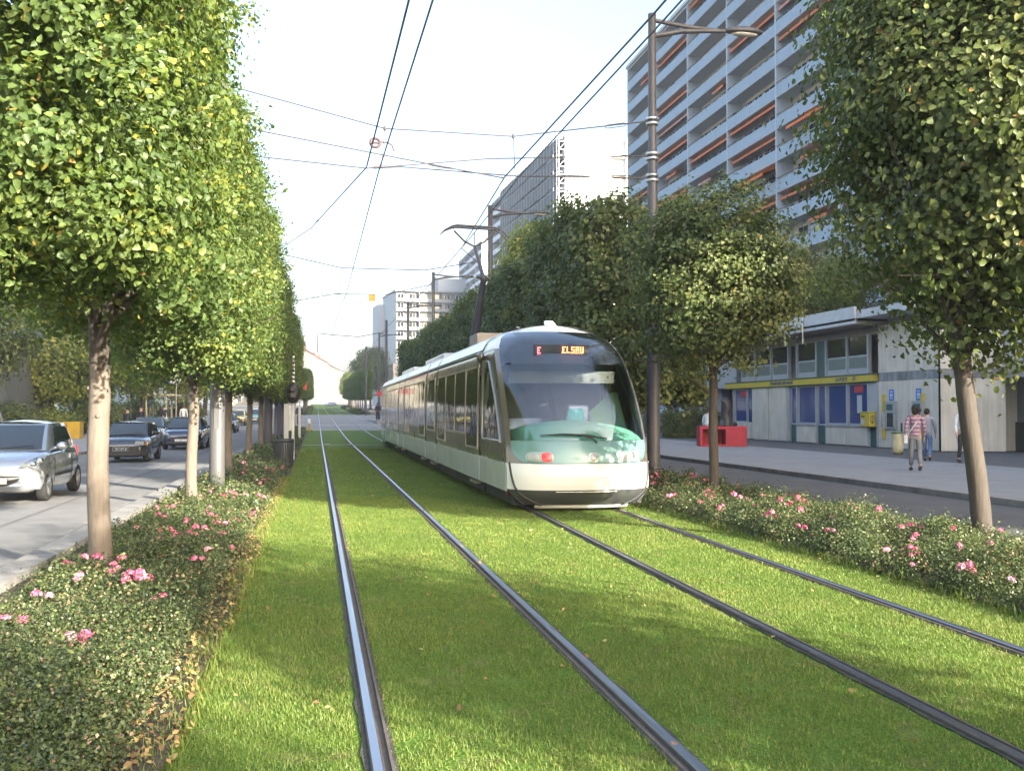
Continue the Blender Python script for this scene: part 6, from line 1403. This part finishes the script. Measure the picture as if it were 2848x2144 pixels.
car('silver small hatchback with a smiling front grille on the near left road', -5.78, 19.6, 3.43, 1.63, 1.52, SILV, 1, belt=.96, hoodf=.80, wb=(.68, 3.02), wr=.285, gh=(.78, 1.55, 2.75, 3.32), ptext='67', two_door=True)
car('old dark grey hatchback with boxy front following the silver car', -6.28, 34.55, 3.52, 1.56, 1.36, paint('dark_grey_paint', (.055, .062, .082), .4), 1, belt=.88, hoodf=.74, wb=(.72, 3.0), wr=.275, gh=(.98, 1.55, 2.9, 3.42), style='boxy', plate='black', ptext='2917 WT 67', grille='black')
car('dark blue car with chrome grille bar partly behind the second lime trunk', -5.82, 45.6, 4.2, 1.75, 1.46, paint('dark_blue_paint', (.032, .050, .095), .4), 1, belt=.93, hoodf=.80, wb=(.85, 3.45), wr=.31, gh=(1.02, 1.75, 3.3, 3.95), ptext='67', grille='chrome')
car('dark car just right of the pale steel mast', -6.45, 72.5, 4.0, 1.7, 1.42, paint('black_blue_paint', (.03, .036, .05), .3), 1, belt=.92, hoodf=.8, wb=(.8, 3.3), wr=.3, gh=(1.0, 1.7, 3.2, 3.75), grille='chrome')
car('bright yellow car farther up the left road', -7.1, 92, 3.8, 1.7, 1.42, paint('yellow_paint', (.62, .50, .05), .0), 1, belt=.9, hoodf=.78, wb=(.75, 3.15), wr=.29, gh=(.95, 1.6, 3.0, 3.55), style='boxy', grille='black')
car('pale teal car beside the yellow car', -5.9, 99, 4.0, 1.7, 1.45, paint('teal_car_paint', (.12, .33, .36), .2), 1, belt=.92, hoodf=.8, wb=(.8, 3.3), wr=.3, gh=(1.0, 1.7, 3.2, 3.75), grille='chrome')
PG = 'cars standing by the left pavement'
car('greenish grey car standing behind the old dark hatchback', -8.15, 50.5, 4.1, 1.7, 1.45, paint('sage_paint', (.13, .17, .16), .4), 1, belt=.92, hoodf=.8, wb=(.8, 3.3), wr=.3, gh=(1.0, 1.7, 3.2, 3.8), group=PG, grille='chrome')
car('dark green estate car parked beyond the silver car roof', -14.6, 44, 4.4, 1.75, 1.62, paint('dark_green_paint', (.022, .035, .032), .3), 1, belt=1.0, hoodf=.86, wb=(.85, 3.6), wr=.32, gh=(1.1, 1.8, 3.9, 4.3), rz=R(75), group=PG, grille='chrome')
for i, (x, y, c, nm) in enumerate(((-2.0, 310, (.6, .6, .6), 'tiny white car crossing the far end of the street'), (2.2, 318, (.10, .16, .28), 'tiny blue car crossing the far end of the street'))):
    car(nm, x, y, 4.0, 1.7, 1.45, paint('far_car_paint_%s' % ('white', 'blue')[i], c), 1, rz=R(90 * (1 - 2 * i)), wb=(.8, 3.3), wr=.3, gh=(1.0, 1.7, 3.2, 3.8), group='tiny far cars', grille='chrome')
# ------------------------------------------------------------------ people
def skin(name, V, E_, rad, m, parent, root=0, sub=1):
    me = bpy.data.meshes.new(name + '_src'); me.from_pydata(V, E_, []); o = bpy.data.objects.new(name + '_src', me); COL.objects.link(o)
    o.modifiers.new('s', 'SKIN'); md = o.modifiers.new('u', 'SUBSURF'); md.levels = md.render_levels = sub
    sl = o.data.skin_vertices[0].data
    for i, r in enumerate(rad):
        sl[i].radius = (r, r) if not isinstance(r, tuple) else r; sl[i].use_root = (i == root)
    o.modifiers['s'].use_smooth_shade = True
    dg = bpy.context.evaluated_depsgraph_get(); dg.update(); out = bpy.data.meshes.new_from_object(o.evaluated_get(dg)); bpy.data.objects.remove(o); bpy.data.meshes.remove(me)
    out.name = name; out.materials.clear(); out.materials.append(m)
    return mesh_obj(name, out, parent)
M_skin = mat('skin', (.48, .30, .22), .5, var=.06, scale=20)
_cl = {}
def cloth(name, col, stripes=None):
    k = (name, col)
    if k in _cl: return _cl[k]
    m = mat(name, col, .85, var=.14, scale=12, bump=.3, bscale=18)
    if stripes:
        nt = m.node_tree; b = next(n for n in nt.nodes if n.type == 'BSDF_PRINCIPLED'); tc = N(nt, 'ShaderNodeTexCoord'); sx = N(nt, 'ShaderNodeSeparateXYZ'); L(nt, tc.outputs['Object'], sx.inputs[0])
        mu = N(nt, 'ShaderNodeMath', operation='MULTIPLY'); mu.inputs[1].default_value = 9.5; L(nt, sx.outputs[2], mu.inputs[0]); fr = N(nt, 'ShaderNodeMath', operation='FRACT'); L(nt, mu.outputs[0], fr.inputs[0])
        cr = N(nt, 'ShaderNodeValToRGB'); cr.color_ramp.interpolation = 'CONSTANT'; e = cr.color_ramp.elements
        while len(e) < len(stripes): e.new(.5)
        for i, (p, c) in enumerate(stripes): e[i].position = p; e[i].color = c4(c)
        L(nt, fr.outputs[0], cr.inputs[0]); L(nt, cr.outputs[0], b.inputs['Base Color'])
    _cl[k] = m; return m
def person(label, x, y, rz, h=1.70, top=(.3, .3, .3), legs=(.05, .05, .06), hair=(.02, .015, .012), stride=.0, bend=0.0, sit=False, arms='hang', hairstyle='short', coat=False, topmat=None, z=None, group=None, skirt=False):
    """faces +y before rotation; one skinned body, clothing and hair as children"""
    t = thing('person', label, 'person', (x, y, (gz(y) + .12) if z is None else z), rz, group); k = h / 1.70
    def v(*p): return tuple(c * k for c in p)
    s = stride
    def bd(p):   # bend the upper body forward about the hips
        yy, zz = p[1], p[2] - .92; c, n_ = math.cos(bend), math.sin(bend); return (p[0], yy * c + zz * n_, .92 + zz * c - yy * n_)
    hipL, hipR = (-.09, 0, .90), (.09, 0, .90)
    if sit: knL, knR, anL, anR = (-.10, .42, .90), (.10, .42, .90), (-.10, .46, .48), (.10, .46, .48)
    else: knL, anL = (-.095, .13 * s + .02, .50), (-.10, .30 * s - .02, .085 + .0); knR, anR = (.095, -.03 * s + .03, .49), (.10, -.34 * s - .02, .085 + .10 * abs(s))
    toL, toR = (anL[0], anL[1] + .15, anL[2] - .055), (anR[0], anR[1] + .13, anR[2] - .055 - .06 * abs(s))
    shL, shR = bd((-.185, 0, 1.40)), bd((.185, 0, 1.40))
    sw = .22 * s
    if arms == 'hang': elL, elR, wrL, wrR = bd((-.235, -sw * .6, 1.13)), bd((.235, sw * .6, 1.13)), bd((-.235, -sw + .07, .88)), bd((.235, sw + .07, .88))
    else: elL, elR, wrL, wrR = bd((-.25, .02, 1.13)), bd((.25, .02, 1.13)), bd((-.14, .24, 1.05)), bd((.14, .24, 1.05))
    V = [(0, 0, .94), bd((0, .01, 1.10)), bd((0, 0, 1.30)), bd((0, -.005, 1.44)), bd((0, .01, 1.52)), bd((0, .03, 1.585)), bd((0, .015, 1.66)), shL, elL, wrL, shR, elR, wrR, hipL, knL, anL, toL, hipR, knR, anR, toR, bd((0, .115, 1.585))]
    E_ = [(0, 1), (1, 2), (2, 3), (3, 4), (4, 5), (5, 6), (3, 7), (7, 8), (8, 9), (3, 10), (10, 11), (11, 12), (0, 13), (13, 14), (14, 15), (15, 16), (0, 17), (17, 18), (18, 19), (19, 20), (5, 21)]
    r = [(.13, .095), (.115, .085), (.135, .095), (.10, .07), .05, (.075, .085), (.078, .092), .052, .040, .026, .052, .040, .026, .078, .052, .038, .030, .078, .052, .038, .030, .012]
    # hands: palm, four fingers and a thumb
    for wi, sg in ((9, -1), (12, 1)):
        w0 = Vector(V[wi]); d = (w0 - Vector(V[wi - 1])).normalized(); fwd = Vector((0, 1, 0)); sd_ = Vector((sg, 0, 0)); pi = len(V)
        V.append(tuple(w0 + d * .075)); r.append((.032, .016)); E_.append((wi, pi))
        for q, (a, ln) in enumerate(((-.028, .070), (-.010, .080), (.010, .075), (.026, .058))):
            b0 = w0 + d * .085 + fwd * a * -1; V.append(tuple(b0 + d * ln * .55)); r.append(.0088); E_.append((pi, len(V) - 1)); V.append(tuple(b0 + d * ln - sd_ * .018)); r.append(.0075); E_.append((len(V) - 2, len(V) - 1))
        V.append(tuple(w0 + d * .05 + fwd * .05)); r.append(.0095); E_.append((pi, len(V) - 1)); V.append(tuple(w0 + d * .085 + fwd * .06)); r.append(.008); E_.append((len(V) - 2, len(V) - 1))
    skin('body', [v(*p) for p in V], E_, [tuple(q * k for q in a) if isinstance(a, tuple) else a * k for a in r], M_skin, t)
    # clothes
    low = .74 if coat else .90
    TV = [bd((0, 0, 1.46)), bd((0, 0, 1.30)), bd((0, .008, 1.12)), (0, 0, .96), (0, 0, low), shL, elL, tuple(Vector(elL).lerp(Vector(wrL), .9)), shR, elR, tuple(Vector(elR).lerp(Vector(wrR), .9))]
    TE = [(0, 1), (1, 2), (2, 3), (3, 4), (0, 5), (5, 6), (6, 7), (0, 8), (8, 9), (9, 10)]
    TR = [(.105, .075), (.158, .115), (.142, .108), (.155, .118), (.165, .125) if coat else (.150, .115), .066, .055, .042, .066, .055, .042]
    skin('jacket' if coat else 'top', [v(*p) for p in TV], TE, [tuple(q * k for q in a) if isinstance(a, tuple) else a * k for a in TR], topmat or cloth('cloth_%.2f_%.2f_%.2f' % top, top), t, root=2)
    fl_ = .062 if not coat else .055
    LV = [(0, 0, .97), (0, 0, .90), hipL, knL, tuple(Vector(anL) + Vector((0, 0, .03))), hipR, knR, tuple(Vector(anR) + Vector((0, 0, .03)))]
    LE = [(0, 1), (1, 2), (2, 3), (3, 4), (1, 5), (5, 6), (6, 7)]
    skin('trousers', [v(*p) for p in LV], LE, [tuple(q * k for q in a) if isinstance(a, tuple) else a * k for a in [(.142, .11), (.145, .115), .098, .070, fl_, .098, .070, fl_]], cloth('cloth_%.2f_%.2f_%.2f' % legs, legs), t, root=1)
    sh = MB()
    for an, to in ((anL, toL), (anR, toR)):
        a, b_ = Vector(an), Vector(to); sh.tube([v(*(a + Vector((0, -.06, -.035)))), v(*(a + Vector((0, .02, -.03)))), v(*(b_ + Vector((0, .0, .005)))), v(*(b_ + Vector((0, .07, 0))))], [.042 * k, .050 * k, .045 * k, .022 * k], 10)
    sh.build('shoes', cloth('shoe_cloth', (.05, .045, .045)), t)
    hd = Vector(bd((0, .018, 1.635))); mb = MB()
    def hf(p):
        q = p.copy()
        if p.y > .25 and p.z < .45: q = q * (.80 if p.y > .5 else .9)
        return q
    mb.ball(v(*(hd + Vector((0, -.012, .012)))), (.094 * k, .112 * k, .115 * k), 16, 12, 0, fn=hf)
    if hairstyle == 'bun': mb.ball(v(*(hd + Vector((.075, -.10, -.03)))), (.075 * k, .07 * k, .065 * k), 12, 8); mb.ball(v(*(hd + Vector((0, -.08, -.07)))), (.085 * k, .07 * k, .09 * k), 12, 8)
    if hairstyle == 'long': mb.ball(v(*(hd + Vector((0, -.065, -.10)))), (.10 * k, .065 * k, .16 * k), 14, 10)
    mb.build('hair', cloth('hair_%.2f_%.2f' % hair[:2], hair), t)
    fc = MB()
    for sg in (-1, 1): fc.ball(v(*Vector(bd((sg * .033, .112, 1.605)))), .011 * k, 8, 6)
    fc.tube([v(*Vector(bd((-.025, .113, 1.545)))), v(*Vector(bd((.025, .113, 1.545))))], .005 * k, 5); fc.build('face_features', cloth('face_dark', (.10, .04, .035)), t)
    er = MB()
    for sg in (-1, 1): er.ball(v(*Vector(bd((sg * .088, .01, 1.59)))), (.012 * k, .026 * k, .032 * k), 8, 6)
    er.build('ears', M_skin, t)
    return t
STR = cloth('striped_knit', (.35, .18, .25), [(0, (.36, .17, .24)), (.34, (.62, .56, .58)), (.46, (.36, .17, .24)), (.62, (.10, .07, .10)), (.90, (.55, .42, .48))])
wm = person('woman in a pink striped top and grey trousers walking away, dark hair tied up', 15.6, 23.9, R(-28), 1.70, legs=(.19, .20, .20), stride=.55, hairstyle='bun', topmat=STR, top=(.35, .18, .25))
mb = MB(); mb.tube([(.12, .05, 1.44), (0, -.14, 1.25), (-.16, -.10, 1.02), (-.21, -.03, .92)], .013, 6); bag = mb.build('shoulder_bag', cloth('pale_bag', (.6, .6, .6)), loc=(15.6, 23.9, .12)); bag.rotation_euler = (0, 0, R(-28)); mb = MB(); mb.box(-.30, -.20, -.12, .10, .72, .95); mb.build('pouch', cloth('pale_bag', (.6, .6, .6)), bag, bevel=.02); tag(bag, 'pale shoulder bag slung on the woman in the striped top', 'bag')
person('person in a grey sweater and blue jeans walking beyond the striped top woman', 18.95, 28.4, R(-40), 1.62, top=(.30, .31, .36), legs=(.10, .17, .30), stride=.8, hairstyle='short')
person('person in a white shirt mostly hidden behind the leaning tree trunk', 19.3, 27.1, R(160), 1.72, top=(.62, .63, .66), legs=(.03, .03, .04), stride=.3)
person('bent old person in a white coat facing the phone booth', 19.85, 57.0, R(-20), 1.62, top=(.64, .64, .66), legs=(.03, .028, .03), hair=(.6, .6, .58), bend=.42, coat=True)
person('person in a pale shirt behind the red box bench', 18.55, 45.6, R(-60), 1.66, top=(.55, .60, .62), legs=(.10, .11, .14), bend=.15)
LG = 'people on the left pavement'
person('person in dark clothes standing at the back of the dark grey hatchback', -9.7, 55.0, R(150), 1.72, top=(.03, .03, .035), legs=(.03, .03, .04), group=LG)
person('person in a black jacket with hands in front near the bus shelter', -10.1, 61.5, R(170), 1.80, top=(.022, .022, .026), legs=(.04, .04, .05), arms='front', coat=True, group=LG)
person('dark haired person waiting in front of the bus shelter glass', -10.6, 74.0, R(200), 1.75, top=(.02, .02, .022), legs=(.03, .03, .035), arms='front', group=LG)
person('person in a bright white shirt beside the second lime trunk', -9.6, 76.5, R(0), 1.78, top=(.74, .73, .70), legs=(.10, .09, .08), hair=(.18, .06, .03), group=LG)
person('dark figure behind the silver car roof', -12.2, 41.5, R(190), 1.84, top=(.018, .018, .02), legs=(.03, .03, .03), group=LG)
person('person at far left edge seen above the silver car', -13.6, 45.0, R(120), 1.75, top=(.02, .02, .025), legs=(.03, .03, .03), group=LG)
person('person with a light blue cap standing at the crossing on the left', -1.45, 86, R(180), 1.80, top=(.025, .03, .06), legs=(.03, .03, .05), hair=(.10, .35, .55), coat=True)
for i, (dx, dy, c) in enumerate(((0, 0, (.03, .03, .035)), (.55, .6, (.05, .08, .10)), (1.1, -.4, (.30, .30, .31)), (1.7, .8, (.03, .03, .04)), (2.3, .2, (.04, .03, .03)), (.2, 2.5, (.20, .05, .06)))):
    person(['person in black at the near end of the tram stop', 'person in dark teal at the tram stop', 'person in a grey top at the tram stop', 'tall dark person in the tram stop crowd', 'rightmost dark person of the tram stop crowd', 'person in a dark red top at the tram stop'][i], 6.15 + dx, 103.5 + dy, R(180 + 40 * i), 1.72 + .03 * (i % 3), top=c, legs=(.03, .03, .04), hair=(.03, .02, .02), z=gz(97) + .30, group='people waiting at the tram stop')
# ------------------------------------------------------------------ the slightly hazy air
hb = MB().box(-900, 900, -140, 1000, -3.0, 62).build('haze', [])
m, nt = nt_new('hazy_air'); out = N(nt, 'ShaderNodeOutputMaterial'); pv = N(nt, 'ShaderNodeVolumePrincipled')
pv.inputs['Color'].default_value = (.92, .95, 1.0, 1); pv.inputs['Density'].default_value = 0.0006; pv.inputs['Anisotropy'].default_value = 0.2
L(nt, pv.outputs[0], out.inputs['Volume']); hb.data.materials.append(m); hb['kind'] = 'stuff'; hb['label'] = 'thin pale haze filling the air along the street'
scene.cycles.volume_bounces = 0; scene.cycles.volume_max_steps = 64
